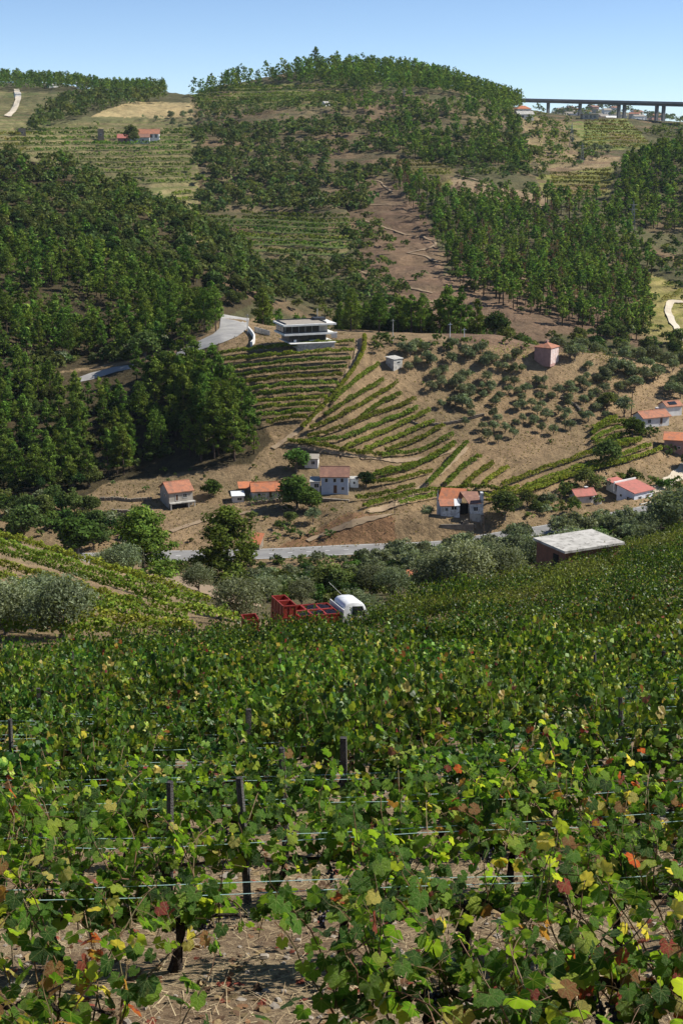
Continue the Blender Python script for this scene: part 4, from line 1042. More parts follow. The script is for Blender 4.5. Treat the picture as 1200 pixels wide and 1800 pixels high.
# ------------------------------------------------------------------ the near vineyard
def vine_leaf_mat():
    m, nt, out = new_mat('vine_leaf_blade')
    at = N(nt, 'ShaderNodeAttribute', attribute_name='Col'); uv = N(nt, 'ShaderNodeUVMap'); tc = nt.nodes.new('ShaderNodeTexCoord'); oi = nt.nodes.new('ShaderNodeObjectInfo')
    sp = nt.nodes.new('ShaderNodeSeparateXYZ'); nt.links.new(uv.outputs[0], sp.inputs[0])
    ang = N(nt, 'ShaderNodeMath', operation='ARCTAN2'); nt.links.new(sp.outputs[0], ang.inputs[0]); nt.links.new(sp.outputs[1], ang.inputs[1])
    pp = N(nt, 'ShaderNodeMath', operation='PINGPONG'); pp.inputs[1].default_value = math.radians(26); nt.links.new(ang.outputs[0], pp.inputs[0])
    ln = N(nt, 'ShaderNodeVectorMath', operation='LENGTH'); nt.links.new(uv.outputs[0], ln.inputs[0])
    ds = N(nt, 'ShaderNodeMath', operation='MULTIPLY'); nt.links.new(pp.outputs[0], ds.inputs[0]); nt.links.new(ln.outputs['Value'], ds.inputs[1])
    vein = N(nt, 'ShaderNodeMapRange'); vein.inputs[1].default_value = .012; vein.inputs[2].default_value = .045; vein.inputs[3].default_value = 1; vein.inputs[4].default_value = 0
    nt.links.new(ds.outputs[0], vein.inputs[0])
    zone = N(nt, 'ShaderNodeMapRange'); zone.inputs[1].default_value = .05; zone.inputs[2].default_value = .3; nt.links.new(ds.outputs[0], zone.inputs[0])
    sh = N(nt, 'ShaderNodeVectorMath', operation='ADD'); nt.links.new(uv.outputs[0], sh.inputs[0]); 
    rs = N(nt, 'ShaderNodeMath', operation='MULTIPLY'); rs.inputs[1].default_value = 37.0; nt.links.new(oi.outputs['Random'], rs.inputs[0]); nt.links.new(rs.outputs[0], sh.inputs[1])
    n1 = N(nt, 'ShaderNodeTexNoise', i_Scale=2.2, i_Detail=5, i_Roughness=.65); nt.links.new(sh.outputs[0], n1.inputs['Vector'])
    r1 = N(nt, 'ShaderNodeMapRange'); r1.inputs[1].default_value = .45; r1.inputs[2].default_value = .68; nt.links.new(n1.outputs['Fac'], r1.inputs[0])
    bl = N(nt, 'ShaderNodeMath', operation='MULTIPLY'); nt.links.new(r1.outputs[0], bl.inputs[0]); nt.links.new(zone.outputs[0], bl.inputs[1])
    bls = N(nt, 'ShaderNodeMath', operation='MULTIPLY'); nt.links.new(bl.outputs[0], bls.inputs[0]); nt.links.new(oi.outputs['Random'], bls.inputs[1])
    c = mixc(nt, bls.outputs[0], at.outputs['Color'], (.26, .24, .06))
    n2 = N(nt, 'ShaderNodeTexNoise', i_Scale=5.5, i_Detail=6, i_Roughness=.7); nt.links.new(sh.outputs[0], n2.inputs['Vector'])
    r2 = N(nt, 'ShaderNodeMapRange'); r2.inputs[1].default_value = .67; r2.inputs[2].default_value = .75; nt.links.new(n2.outputs['Fac'], r2.inputs[0])
    c = mixc(nt, r2.outputs[0], c, (.13, .07, .03))
    c = mixc(nt, vein.outputs[0], c, mixc(nt, .45, c, (.30, .36, .12)))
    b = N(nt, 'ShaderNodeBsdfPrincipled', i_Roughness=.5); b.inputs['Specular IOR Level'].default_value = .28
    nt.links.new(c, b.inputs['Base Color'])
    bp = N(nt, 'ShaderNodeBump', i_Strength=.8, i_Distance=.05); nt.links.new(n2.outputs['Fac'], bp.inputs['Height']); nt.links.new(bp.outputs[0], b.inputs['Normal'])
    t = N(nt, 'ShaderNodeBsdfTranslucent'); tm = N(nt, 'ShaderNodeVectorMath', operation='MULTIPLY'); tm.inputs[1].default_value = (1.7, 1.6, .6)
    nt.links.new(c, tm.inputs[0]); nt.links.new(tm.outputs[0], t.inputs['Color'])
    mx = N(nt, 'ShaderNodeMixShader'); mx.inputs[0].default_value = .45
    nt.links.new(b.outputs[0], mx.inputs[1]); nt.links.new(t.outputs[0], mx.inputs[2]); nt.links.new(mx.outputs[0], out.inputs[0])
    return m
LEAFM = vine_leaf_mat()
VBARK = weathered('vine_bark', (.055,.040,.030), (.028,.020,.016), 12, .95, (.11,.085,.06), 30, bump=.8)
CANE = weathered('vine_cane', (.16,.085,.045), (.11,.10,.04), 6, .7)
POSTM = weathered('grey_post_wood', (.10,.095,.09), (.055,.05,.048), 7, .9, (.17,.16,.15), 25, bump=.6)
WIREM = plain('pale_trellis_wire', (.42,.62,.58), .45, .5)
GRAPE = plain('dark_blue_grapes', (.022,.022,.045), .35, .5)
LEAFC = {'dark': (.030,.080,.012), 'mid': (.070,.160,.020), 'light': (.15,.26,.028), 'lime': (.28,.36,.045), 'yellow': (.44,.39,.10), 'brown': (.24,.12,.05), 'red': (.26,.05,.04)}
CK = list(LEAFC)
def leaf_outline(r, full=True):
    a = [0, 12, 24, 33, 42, 52, 64, 76, 88, 104, 120, 138, 158]; rad = [1.0, .93, .78, .84, .88, .93, .80, .70, .74, .78, .68, .62, .56]
    if not full: a = [0, 25, 50, 78, 108, 150]; rad = [1.0, .80, .92, .72, .78, .56]
    pts = []
    for s in (1, -1):
        L = list(zip(a, rad))
        if s == -1: L = L[1:]
        q = []
        for i, (an, rr) in enumerate(L):
            rr = rr*r.uniform(.92, 1.08)
            if full and i % 2: rr *= .97
            t = math.radians(an+r.uniform(-3, 3))*s; q.append((rr*math.sin(t), rr*math.cos(t)))
        pts = pts+q if s == 1 else q[::-1]+pts
    return pts            # runs from one side of the stalk round the tip to the other
def leaf_arrays(r, full=True):
    o = leaf_outline(r, full); n = len(o)
    cup = r.uniform(-.15, .6); roll = r.uniform(-.25, .5); wv = r.uniform(.02, .09); ph = r.uniform(0, 6)
    V = [(0, 0, 0)]
    for x, y in o:
        rr = math.hypot(x, y); an = math.atan2(x, y)
        V.append((x, y, -cup*rr*rr*.5-roll*x*x*.8+wv*math.sin(an*5+ph)*rr-.10*max(0, y)**2+.014*math.cos(an*360/52)*rr))
    F = np.array([(0, i, i+1) for i in range(1, n)])[:, ::-1]
    V = np.array(V)*.62
    return V, F, np.array([(0, 0)]+o)
NLEAF = [leaf_arrays(np.random.RandomState(300+i)) for i in range(6)]
MLEAF = [leaf_arrays(np.random.RandomState(330+i), False) for i in range(5)]
LMESH = {}
for k, cc in LEAFC.items():
    for i, (V, F, U) in enumerate(NLEAF):
        rim = np.linalg.norm(U, axis=1)[:, None]
        c = np.array(cc)*1.5*(1-.12*rim)+np.array([.05, .03, 0])*np.clip(rim-.7, 0, 1)*(1 if k in ('lime', 'yellow', 'light') else 0)
        LMESH[k, i] = mesh_np('leaf', V, F, LEAFM, c, uv=U, smooth=True)
def vine_plan(r, vigor=1.0, autumn=.1, reach=1.0, dense=1.0, wide=.42, h0=.42):
    """canes as polylines and leaves as (position, tip direction, face direction, size, colour key)"""
    canes = []; leaves = []
    ns = int(r.randint(17, 22)*vigor*dense)
    for s in range(ns):
        p = np.array([r.uniform(-.52, .52)*reach, r.uniform(-.05, .05), h0+r.uniform(-.06, .08)])
        d = unit(np.array([r.normal()*.42, r.normal()*wide, 1.0])); L = r.uniform(.4, 1.05)*(.75+.25*vigor); st = .06
        droop = r.choice([.02, .06, .3], p=[.4, .35, .25]); pts = [p.copy()]; k = 0; side = 1
        while k*st < L:
            d = unit(d+np.array([r.normal()*.12, r.normal()*.12, -droop*(1+2*(p[2] > .9))])); p = p+d*st; k += 1; pts.append(p.copy())
            if p[2] < .08: break
            side = -side; u = unit(np.cross(d, [0, 0, 1.0])+.4*r.normal(size=3))*side
            q = p+u*r.uniform(.04, .10)+np.array([0, 0, .02])
            outy = np.sign(q[1]) if abs(q[1]) > .04 else r.choice([-1, 1])
            tip = unit(u*.8+np.array([r.normal()*.4, outy*.35, -.75+r.normal()*.35]))
            face = unit(np.array([.25+r.normal()*.45, outy*.65+r.normal()*.35, .5+r.normal()*.28]))
            sz = r.uniform(.066, .122)*(1-.35*k*st/L)*(1.05 if vigor > .9 else 1)
            g = r.rand()
            ck = 'dark' if g < .40 else 'mid' if g < .72 else 'light' if g < .90 else 'lime' if g < .98 else 'yellow'
            if r.rand() < autumn: ck = r.choice(['yellow', 'brown', 'red', 'lime'], p=[.3, .25, .25, .2])
            leaves.append((q, tip, face, sz, ck, p.copy()))
            if r.rand() < .45:
                leaves.append((q+r.normal(size=3)*.05, unit(tip+r.normal(size=3)*.4), unit(face+r.normal(size=3)*.4), sz*.75, ck, p.copy()))
        canes.append(pts)
    return canes, leaves
def frame_of(tip, face):
    y = unit(tip); z = unit(face-y*np.dot(face, y)); x = np.cross(y, z)
    return np.stack([x, y, z], 1)
def trunk_cane_mesh(r, canes, leaves, petioles, name='trunk_and_canes'):
    t = MB(); lx = r.uniform(-.12, .12)
    pts = [(lx+r.uniform(-.1, .1), r.uniform(-.05, .05), -.1), (lx*1.1+.02, .02, .02), (lx*.6+r.uniform(-.04, .04), r.uniform(-.04, .04), .16), (r.uniform(-.05, .05), r.uniform(-.03, .03), .32), (0, 0, .47)]
    t.tube(pts, [.075, .055, .036, .033, .045], 7)
    for s in (-1, 1): t.tube([(0, 0, .43), (s*.10, r.uniform(-.03, .03), .47+r.uniform(-.03, .03)), (s*.22, r.uniform(-.04, .04), .44+r.uniform(-.03, .03)), (s*.36, 0, .45), (s*.46, r.uniform(-.03, .03), .43)], [.030, .019, .015, .012, .007], 5)
    c = MB()
    for pts in canes:
        if len(pts) > 2: c.tube([tuple(p) for p in pts[::2]+[pts[-1]]], list(np.linspace(.0065, .0025, len(pts[::2])+1)), 3, cap=False)
    if petioles:
        for (q, tip, face, sz, ck, p) in leaves: c.tube([tuple(p), tuple((p+q)/2+np.array([0, 0, .01])), tuple(q)], [.0018, .0015, .0014], 3, cap=False)
    return t.mesh('trunk', VBARK, True), c.mesh('canes', CANE)
def joined_leaves(leaves, mid, r, amt=.25):
    VV = []; FF = []; CC = []; b = 0
    for (q, tip, face, sz, ck, p) in leaves:
        c = np.array(LEAFC[ck])*(1+amt*r.uniform(-1, 1))
        if mid:
            V, F, U = MLEAF[r.randint(5)]; V = (V*sz*1.35)@frame_of(tip, face).T+q
        else:
            R = frame_of(tip, face); V = np.array([(0, 0, 0), (.5, .45, -.1), (0, 1, -.2), (-.5, .45, -.1)])*sz*1.35@R.T+q; F = np.array([(0, 1, 2), (0, 2, 3)])
        VV.append(V); FF.append(F+b); CC.append(np.tile(c, (len(V), 1))); b += len(V)
    return np.concatenate(VV), np.concatenate(FF), np.concatenate(CC)
def ico_bunch(r):
    m = MB(); t = (1+5**.5)/2
    iv = unit(np.array([(-1,t,0),(1,t,0),(-1,-t,0),(1,-t,0),(0,-1,t),(0,1,t),(0,-1,-t),(0,1,-t),(t,0,-1),(t,0,1),(-t,0,-1),(-t,0,1)], float))
    fi = [(0,11,5),(0,5,1),(0,1,7),(0,7,10),(0,10,11),(1,5,9),(5,11,4),(11,10,2),(10,7,6),(7,1,8),(3,9,4),(3,4,2),(3,2,6),(3,6,8),(3,8,9),(4,9,5),(2,4,11),(6,2,10),(8,6,7),(9,8,1)]
    for k in range(48):
        z = -r.uniform(0, .15); w = .042*(1+z/.2); c = np.array([r.normal()*w*.6, r.normal()*w*.6, z])
        m.add([tuple(c+v*.0115) for v in iv], fi)
    return m.mesh('grape_bunch', GRAPE, True)
BUNCH = [ico_bunch(np.random.RandomState(i)) for i in range(3)]
def vine_base_ok(x, y): 
    u = 600+x/y/.966*FPX*.93
    ylim = np.interp(x/y*2500*.93+600, [-100, 0, 100, 300, 450, 600, 660, 750, 900, 1050, 1200, 1400], [68, 70, 74, 79, 82.5, 83.6, 91, 103, 116, 132, 150, 165])
    return y < ylim
ROW0, DROW = 6.55, 2.05
rv = np.random.RandomState(12)
def vig_at(x, y): return .68+.95*float(vnoise(np.array([x/1.9]), np.array([y/3.3]), 71)[0])**1.3
def rowy(i, x): return ROW0+DROW*i+.12*math.sin(x*.11+i*.9)
cand = []
for i in range(-1, 80):
    y0 = ROW0+DROW*i; half = (.272 if y0 < 60 else .30)*y0+(1.7 if y0 < 60 else .6)
    xs = np.arange(-half, half, 1.0)+rv.uniform(-.15, .15)
    for k, x in enumerate(xs):
        x += rv.uniform(-.1, .1); y = rowy(i, x)
        if not vine_base_ok(x, y) or (y > 14 and (rv.rand() < .05 or vig_at(x, y) < .78 and rv.rand() < .45)): continue
        cand.append((i, x, y))
# openings in the near rows where the photograph shows bare soil: (row, x from, x to, vigour)
WEAK = {-1: [(-.85, -.05, 0)], 0: [(-.95, -.05, 0), (-1.5, -.95, 1)], 1: [(-.72, .1, .4), (.1, 1.2, .6), (1.9, 3.1, .5)], 2: [(-1.6, .8, .42), (1.6, 2.6, .7)], 3: [(-1.2, .8, .55), (2, 3, .7)], 4: [(-2.5, -1.6, .6), (-.4, 1.4, .6)], 5: [(-3, -1, .6)], 6: [(-1, 1, .6)]}
def label_vine(i, x):
    side = 'left' if x < -.07*(ROW0+DROW*i) else 'right' if x > .07*(ROW0+DROW*i) else 'middle'
    return side
n_ind = 0; rest_v = []; NVAR = 12
PROTV = {}
def proto_vine(cls, v):
    if (cls, v) not in PROTV:
        r = np.random.RandomState(500+v+(50 if cls == 'far' else 0))
        canes, leaves = vine_plan(r, 1.0 if cls == 'mid' else 1.12, ([.02, .03, .04, .03, .14, .03] if cls == 'mid' else [.01, .01, .015, .01, .06, .01])[v % 6])
        tr, cn = trunk_cane_mesh(r, canes, leaves, False)
        V, F, C = joined_leaves([(a, b, c, d*(1.0 if cls == 'mid' else 1.15), e_, f) for a, b, c, d, e_, f in leaves], cls == 'mid', r)
        PROTV[cls, v] = (tr, cn, mesh_np('foliage', V, F, FOLV, C), V, F, C)
    return PROTV[cls, v]
NEARLAB = {-1: 'at the very bottom edge of the picture', 0: 'in the lowest, nearest row at the bottom edge', 1: 'in the second row from the bottom edge', 2: 'in the third row from the bottom edge', 3: 'in the fourth row from the bottom edge'}
PCOUNT = {}
for (i, x, y) in cand:
    vig = 1.0
    for a, b, w in WEAK.get(i, []):
        if a <= x <= b: vig = w
    if vig == 0: continue
    z = float(height(x, y))
    inview = abs(x) < .272*y+.6
    if not inview and y < 60:
        tr, cn, fo = proto_vine('mid' if y < 30 else 'far', rv.randint(NVAR))[:3]
        e = empty('grapevine', (x, y, z-.02), rv.uniform(-.12, .12)); link('trunk', tr, e); link('canes', cn, e); link('foliage', fo, e)
        tag(e, f'leafy grapevine beyond the {"left" if x < 0 else "right"} edge of the picture in the {ORD[i]} row', 'grapevine', 'grapevines beyond the picture edges')
        continue
    if i <= 3:
        r = np.random.RandomState(1000+n_ind)
        red = (abs(x+1.6) < .5 and i == 0) or (x > 1.4 and i == 0) or r.rand() < .12
        canes, leaves = vine_plan(r, vig*1.0, .26 if red else .03, dense=1.75 if i <= 0 else 1.5, wide=.6 if i <= 0 else .45, h0=.3 if i <= 0 else .4)
        if i == 0 and x > .2: leaves = [l for l in leaves]
        e = empty('grapevine', (x, y, z))
        k = PCOUNT[i] = PCOUNT.get(i, 0)+1
        tone = 'reddening' if red else 'thinly leaved' if vig < .7 else 'leafy green'
        tag(e, f'{tone} grapevine, {ORD[k-1]} from the left {NEARLAB[i]}', 'grapevine', 'grapevines of the near vineyard')
        tr, cn = trunk_cane_mesh(r, canes, leaves, i < 2)
        link('trunk', tr, e); link('canes', cn, e)
        for (q, tip, face, sz, ck, p) in r.permutation(np.array(leaves, dtype=object))[:298]:
            o = bpy.data.objects.new('leaf', LMESH[ck, r.randint(6)]); COL.objects.link(o); o.parent = e
            R = Matrix(frame_of(tip, face).tolist()).to_4x4(); s = sz*1.35
            o.matrix_local = Matrix.Translation(Vector(q))@R@Matrix.Diagonal((s, s, s, 1))
        for g in range(r.randint(1, 4)):
            b = link('grape_bunch', BUNCH[r.randint(3)], e); b.location = (r.uniform(-.45, .45), r.uniform(-.12, .08), r.uniform(.38, .5))
        n_ind += 1
    elif n_ind < 298:
        cls = 'mid' if y < 30 else 'far'; v = rv.randint(NVAR)
        tr, cn, fo = proto_vine(cls, v)[:3]
        e = empty('grapevine', (x, y, z-.02), math.pi*rv.randint(2)+rv.uniform(-.12, .12)); e.scale = (rv.uniform(.85, 1.1),)*2+(rv.uniform(.85, 1.15)*(.8+.2*vig)*vig_at(x, y),)
        link('trunk', tr, e); link('canes', cn, e); link('foliage', fo, e)
        tag(e, f'leafy grapevine in the {ORD[i]} row up from the bottom edge', 'grapevine', f'grapevines of the {ORD[i]} row'); PCOUNT[i] = PCOUNT.get(i, 0)+1; e['label'] = f'leafy grapevine, {ORD[PCOUNT[i]-1]} from the left in the {ORD[i]} row up from the bottom edge'
        n_ind += 1
    else: rest_v.append((x, y, z))
VV = []; FF = []; CC = []; b = 0; r = np.random.RandomState(3)
for x, y, z in rest_v:
    V, F, C = proto_vine('far', r.randint(NVAR))[3:]
    if y > 62:
        k = np.nonzero(r.rand(len(V)//4) < .42)[0]; idx = (k[:, None]*4+np.arange(4)).ravel(); V = V[idx]*np.array([1, 1, 1.0]); C = C[idx]
        base = (np.arange(len(k))*4)[:, None]; F = np.concatenate([base+np.array([0, 1, 2]), base+np.array([0, 2, 3])])
    a = math.pi*r.randint(2)+r.uniform(-.15, .15); s = r.uniform(.85, 1.15)
    X = (V[:, 0]*math.cos(a)-V[:, 1]*math.sin(a))*s+x; Y_ = (V[:, 0]*math.sin(a)+V[:, 1]*math.cos(a))*s+y
    VV.append(np.stack([X, Y_, V[:, 2]*s*r.uniform(.85, 1.15)*vig_at(x, y)+z], 1)); FF.append(F+b)
    yel = np.clip(fbm(np.array([x/9]), np.array([y/14]), 88, 2)[0]*2.2+(.45 if y > 95 else 0)-.05, 0, 1)
    CC.append(C*r.uniform(.5, 1.35)*(1-yel)+yel*np.array([.16, .19, .04])*(.5+C.mean(1, keepdims=True)*8)); b += len(V)
V = np.concatenate(VV); print('VINES individual', n_ind, 'rest', len(rest_v), len(V))
o = link('vineyard_rows_beyond', mesh_np('vineyard_rows_beyond', V, np.concatenate(FF), FOLV, np.concatenate(CC)))
tag(o, 'mass of leafy vines covering the rest of the near slope', 'vineyard', kind='stuff')
# posts and wires
pm = MB(); pm.box(-.035, .035, -.03, .03, -.3, 1.18); pm.box(-.037, .037, -.032, .032, .70, .725, 1)
POSTMESH = [pm.mesh('post', [POSTM, WIREM])]
pm = MB(); pm.tube([(0,0,-.3),(.01,0,.6),(0,.01,1.2)], [.035,.034,.03], 6); POSTMESH.append(pm.mesh('post', [POSTM]))
EXPL = {2: [(430, 1500), (289, 1500)], 4: [(606, 1400)], 10: [(57, 1200)], 8: [(692, 1240)], 5: [(1090, 1330)]}
for i in range(1, 22):
    y0 = ROW0+DROW*i; half = .30*y0+1
    xs = [(float(az_of(px, py))*y0) for px, py in EXPL.get(i, [])]
    x0 = xs[0] if xs else (2.4 if i == 1 else rv.uniform(-2, 2))
    posts = sorted(set([round(x0+k*7.6+(0 if k == 0 else rv.uniform(-.3, .3)), 2) for k in range(-5, 6) if abs(x0+k*7.6) < half]+[round(q_, 2) for q_ in xs[1:]]))
    for k, x in enumerate(posts):
        y = rowy(i, x)+.06; o = link('vineyard_post', POSTMESH[rv.randint(2)]); o.location = (x, y, float(height(x, y)))
        o.rotation_euler = (rv.uniform(-.04, .04), rv.uniform(-.05, .05), rv.uniform(-.3, .3)); o.scale = (1, 1, rv.uniform(.92, 1.1))
        tag(o, f'weathered grey post, {ORD[k]} from the left in the {ORD[i]} vine row', 'post', 'trellis posts of the near vineyard')
    t = empty('trellis_wires', (0, y0, 0)); tag(t, f'pale taut wires strung along the {ORD[i]} vine row from the bottom', 'trellis wire', 'trellis wires of the near vineyard')
    xs = np.arange(-half-1, half+1, .65)
    for dz, dy, rad in ((.62, -.12, .0028), (.67, -.02, .0028)):
        w = MB(); pts = []
        for x in xs:
            y = rowy(i, x)+dy; pts.append((x, y-y0, float(height(x, y))+dz+.012*math.sin(x*1.3+dz*40+i)))
        w.tube(pts, rad*(1+.012*y0), 4, cap=False); w.build('wire', WIREM, t)
# litter
r = np.random.RandomState(44)
n = 16000; y = 5.2+28*r.rand(n)**1.6; x = r.uniform(-1, 1, n)*(.28*y+.5); z = height(x, y)+np.clip((40-y)/30, 0, 1)*.0+.012
L = r.uniform(.05, .22, n); a = r.uniform(0, 6.28, n); w = r.uniform(.0015, .004, n); tl = r.uniform(0, .5, n)**2
d = np.stack([np.cos(a), np.sin(a), tl], 1)*L[:, None]; s = np.stack([-np.sin(a), np.cos(a), a*0], 1)*w[:, None]
P = np.stack([x, y, z], 1); V = np.stack([P-s, P+d-s*.3, P+d+s*.3, P+s], 1).reshape(-1, 3)
pal = [(.50,.40,.24), (.38,.29,.17), (.60,.50,.32), (.28,.19,.11)]
STRAW = foliage_mat('dry_straw', .1, 0)
tag(link('dry_straw', mesh_np('dry_straw', V, quadF(n), STRAW, leafcol(n, pal, r, 4, .2))), 'dry straw and stalks strewn between the vine rows', 'straw', kind='stuff')
n = 2600; y = 5.2+24*r.rand(n)**1.5; x = r.uniform(-1, 1, n)*(.28*y+.5); z = height(x, y)
VV = []; FF = []; CC = []; b = 0
for k in range(n):
    Vl, F, U = MLEAF[k % 5]; R = frame_of(unit(np.array([r.normal(), r.normal(), .15*r.normal()])), np.array([r.normal()*.35, r.normal()*.35, 1]))
    VV.append((Vl*r.uniform(.04, .085))@R.T+np.array([x[k], y[k], z[k]+.025])); FF.append(F+b); b += len(Vl)
    CC.append(np.tile(np.array([(.18,.10,.055), (.20,.06,.04), (.26,.19,.10), (.11,.07,.045)][r.randint(4)])*r.uniform(.7, 1.2), (len(Vl), 1)))
tag(link('fallen_leaves', mesh_np('fallen_leaves', np.concatenate(VV), np.concatenate(FF), STRAW, np.concatenate(CC))), 'brown and red fallen vine leaves on the soil', 'fallen leaves', kind='stuff')
n = 1500; VV = []; FF = []; b = 0; cube = np.array([(-1,-1,-.6),(1,-1,-.6),(1,1,-.6),(-1,1,-.6),(-.6,-.7,.5),(.7,-.6,.4),(.6,.7,.6),(-.7,.6,.4)])
cf = np.array([(4,5,6,7),(0,1,5,4),(1,2,6,5),(2,3,7,6),(3,0,4,7)])
for k in range(n):
    yy = 5.2+22*r.rand()**1.5; xx = r.uniform(-1, 1)*(.28*yy+.5); s = r.uniform(.008, .035)*(2.2 if r.rand() < .04 else 1); a = r.uniform(0, 6.28)
    Q = cube*(1+.25*r.uniform(-1, 1, (8, 1)))*s*np.array([1, r.uniform(.6, 1), r.uniform(.4, .8)])
    VV.append(np.stack([Q[:, 0]*math.cos(a)-Q[:, 1]*math.sin(a)+xx, Q[:, 0]*math.sin(a)+Q[:, 1]*math.cos(a)+yy, Q[:, 2]+float(height(xx, yy))+.01], 1)); FF.append(cf+b); b += 8
STONE = weathered('field_stones', (.30,.26,.21), (.20,.17,.14), 9, .9)
tag(link('stones', mesh_np('stones', np.concatenate(VV), np.concatenate(FF), STONE)), 'small stones lying on the dry soil', 'stones', kind='stuff')
# ------------------------------------------------------------------ buildings
TILE = tiled('clay_roof_tiles', (.42,.17,.09), (.33,.13,.075), (.22,.115,.075))
TILEO = tiled('bright_orange_tiles', (.52,.18,.075), (.42,.145,.065), (.28,.13,.08))
TILED = tiled('dark_brown_tiles', (.26,.13,.09), (.2,.105,.075), (.33,.17,.11))
TILER = tiled('dull_red_tiles', (.45,.15,.12), (.38,.13,.10), (.3,.12,.09))
WHITE = weathered('white_render', (.74,.73,.70), (.62,.61,.58), .8, .9, (.42,.40,.36), 2.2)
OLDW = weathered('stained_old_render', (.62,.64,.66), (.42,.43,.44), 1.2, .95, (.22,.21,.19), 2.5, lo3=.52, hi3=.64)
GREYW = weathered('grey_cement_wall', (.46,.42,.36), (.36,.33,.28), .9, .95, (.25,.22,.18), 2.5)
PINKW = weathered('pink_render', (.46,.27,.235), (.38,.22,.19), 1.0, .95, (.25,.16,.14), 2.2)
PALEP = weathered('sunlit_patched_pink_render', (.66,.54,.50), (.52,.36,.32), 1.2, .95, (.33,.26,.23), 2.6)  # paler pink for the tower's sunlit wall, light put into the colour
CONC = weathered('pale_concrete', (.50,.48,.44), (.38,.365,.33), .8, .9, (.20,.19,.17), 1.8, lo3=.5, hi3=.66)
STONEW = weathered('stone_wall', (.26,.22,.17), (.16,.135,.105), 2, .95, (.36,.31,.25), 4)
BRICKW = weathered('hollow_red_brick', (.24,.11,.07), (.17,.085,.06), 3, .95, (.32,.22,.17), 6)
DARK = plain('dark_window_glass', (.018,.022,.028), .15, .6)
DARKF = plain('charcoal_frame', (.04,.042,.045), .5)
WFR = plain('white_frame', (.68,.68,.66), .5)
WOODB = weathered('brown_door_wood', (.16,.085,.05), (.10,.055,.035), 4, .8)
GRAV = weathered('roof_gravel', (.34,.30,.25), (.27,.24,.20), 2, .95)
METW = plain('white_sheet_metal', (.74,.75,.75), .4, .5)
SHADEM = plain('opening_shade', (.02,.018,.016), .9)  # near-black colour standing in for the shade inside openings

def roof_solid(kind, w, d, h, rise, ov, t=.14):
    m = MB(); x0, x1, y0, y1 = -w/2-ov, w/2+ov, -d/2-ov, d/2+ov
    e = rise*ov/(d/2) if kind == 'gable' else rise*ov/(w/2)
    if kind == 'gable':
        for s in (-1, 1):
            ye = s*(d/2+ov); m.add([(x0,ye,h-e),(x1,ye,h-e),(x1,0,h+rise),(x0,0,h+rise),(x0,ye,h-e+t),(x1,ye,h-e+t),(x1,0,h+rise+t),(x0,0,h+rise+t)],
                [(0,1,2,3),(4,7,6,5),(0,4,5,1),(0,3,7,4),(1,5,6,2)] if s > 0 else [(3,2,1,0),(5,6,7,4),(1,5,4,0),(4,7,3,0),(2,6,5,1)])
        m.tube([(x0, 0, h+rise+t), (x1, 0, h+rise+t)], .1, 6)
    elif kind == 'gabley':
        for s in (-1, 1):
            xe = s*(w/2+ov); m.add([(xe,y0,h-e),(xe,y1,h-e),(0,y1,h+rise),(0,y0,h+rise),(xe,y0,h-e+t),(xe,y1,h-e+t),(0,y1,h+rise+t),(0,y0,h+rise+t)],
                [(0,3,2,1),(4,5,6,7),(0,1,5,4),(0,4,7,3),(1,2,6,5)])
        m.tube([(0, y0, h+rise+t), (0, y1, h+rise+t)], .1, 6)
    elif kind == 'hip':
        a = min(w, d)/2*.98; rx = max(0, w/2-a); ry = max(0, d/2-a)
        m.add([(x0,y0,h),(x1,y0,h),(x1,y1,h),(x0,y1,h),(-rx,-ry,h+rise),(rx,-ry,h+rise),(rx,ry,h+rise),(-rx,ry,h+rise)],
              [(0,1,5,4),(1,2,6,5),(2,3,7,6),(3,0,4,7),(4,5,6,7)])
        m.box(x0, x1, y0, y1, h-t, h-.003)
    elif kind == 'mono':      # low at the front
        m.add([(x0,y0,h),(x1,y0,h),(x1,y1,h+rise),(x0,y1,h+rise),(x0,y0,h+t),(x1,y0,h+t),(x1,y1,h+rise+t),(x0,y1,h+rise+t)],
              [(0,3,2,1),(4,5,6,7),(0,1,5,4),(1,2,6,5),(2,3,7,6),(3,0,4,7)])
    elif kind == 'flat': m.box(x0, x1, y0, y1, h, h+t)
    return m
def opening(parent, face, u, z, w, h, d_, W, D, kind='window', framem=None, name=None):
    """a framed window or door set on a wall face; u along the face, z its centre height"""
    fm = framem or WFR
    rz = {'front': 0, 'right': math.pi/2, 'back': math.pi, 'left': -math.pi/2}[face]
    off = {'front': D/2, 'back': D/2, 'left': W/2, 'right': W/2}[face]
    M = Matrix.Rotation(rz, 4, 'Z')@Matrix.Translation((u, -off, z))
    f = MB(); t = .07
    for (a, b, c, e) in ((-w/2-t, w/2+t, h/2, h/2+t), (-w/2-t, w/2+t, -h/2-t, -h/2), (-w/2-t, -w/2, -h/2, h/2), (w/2, w/2+t, -h/2, h/2)):
        f.box(a, b, -.06, .05, c, e, 0, M)
    if kind == 'window' and w > .6: f.box(-.025, .025, -.045, .02, -h/2, h/2, 0, M)
    fo = f.build(kind, fm, parent)
    p = MB(); p.box(-w/2, w/2, -.02, .04, -h/2, h/2, 0, M)
    p.build('pane' if kind == 'window' else 'leaf_panel', DARK if kind == 'window' else (WOODB if name is None else name), fo)
    return fo
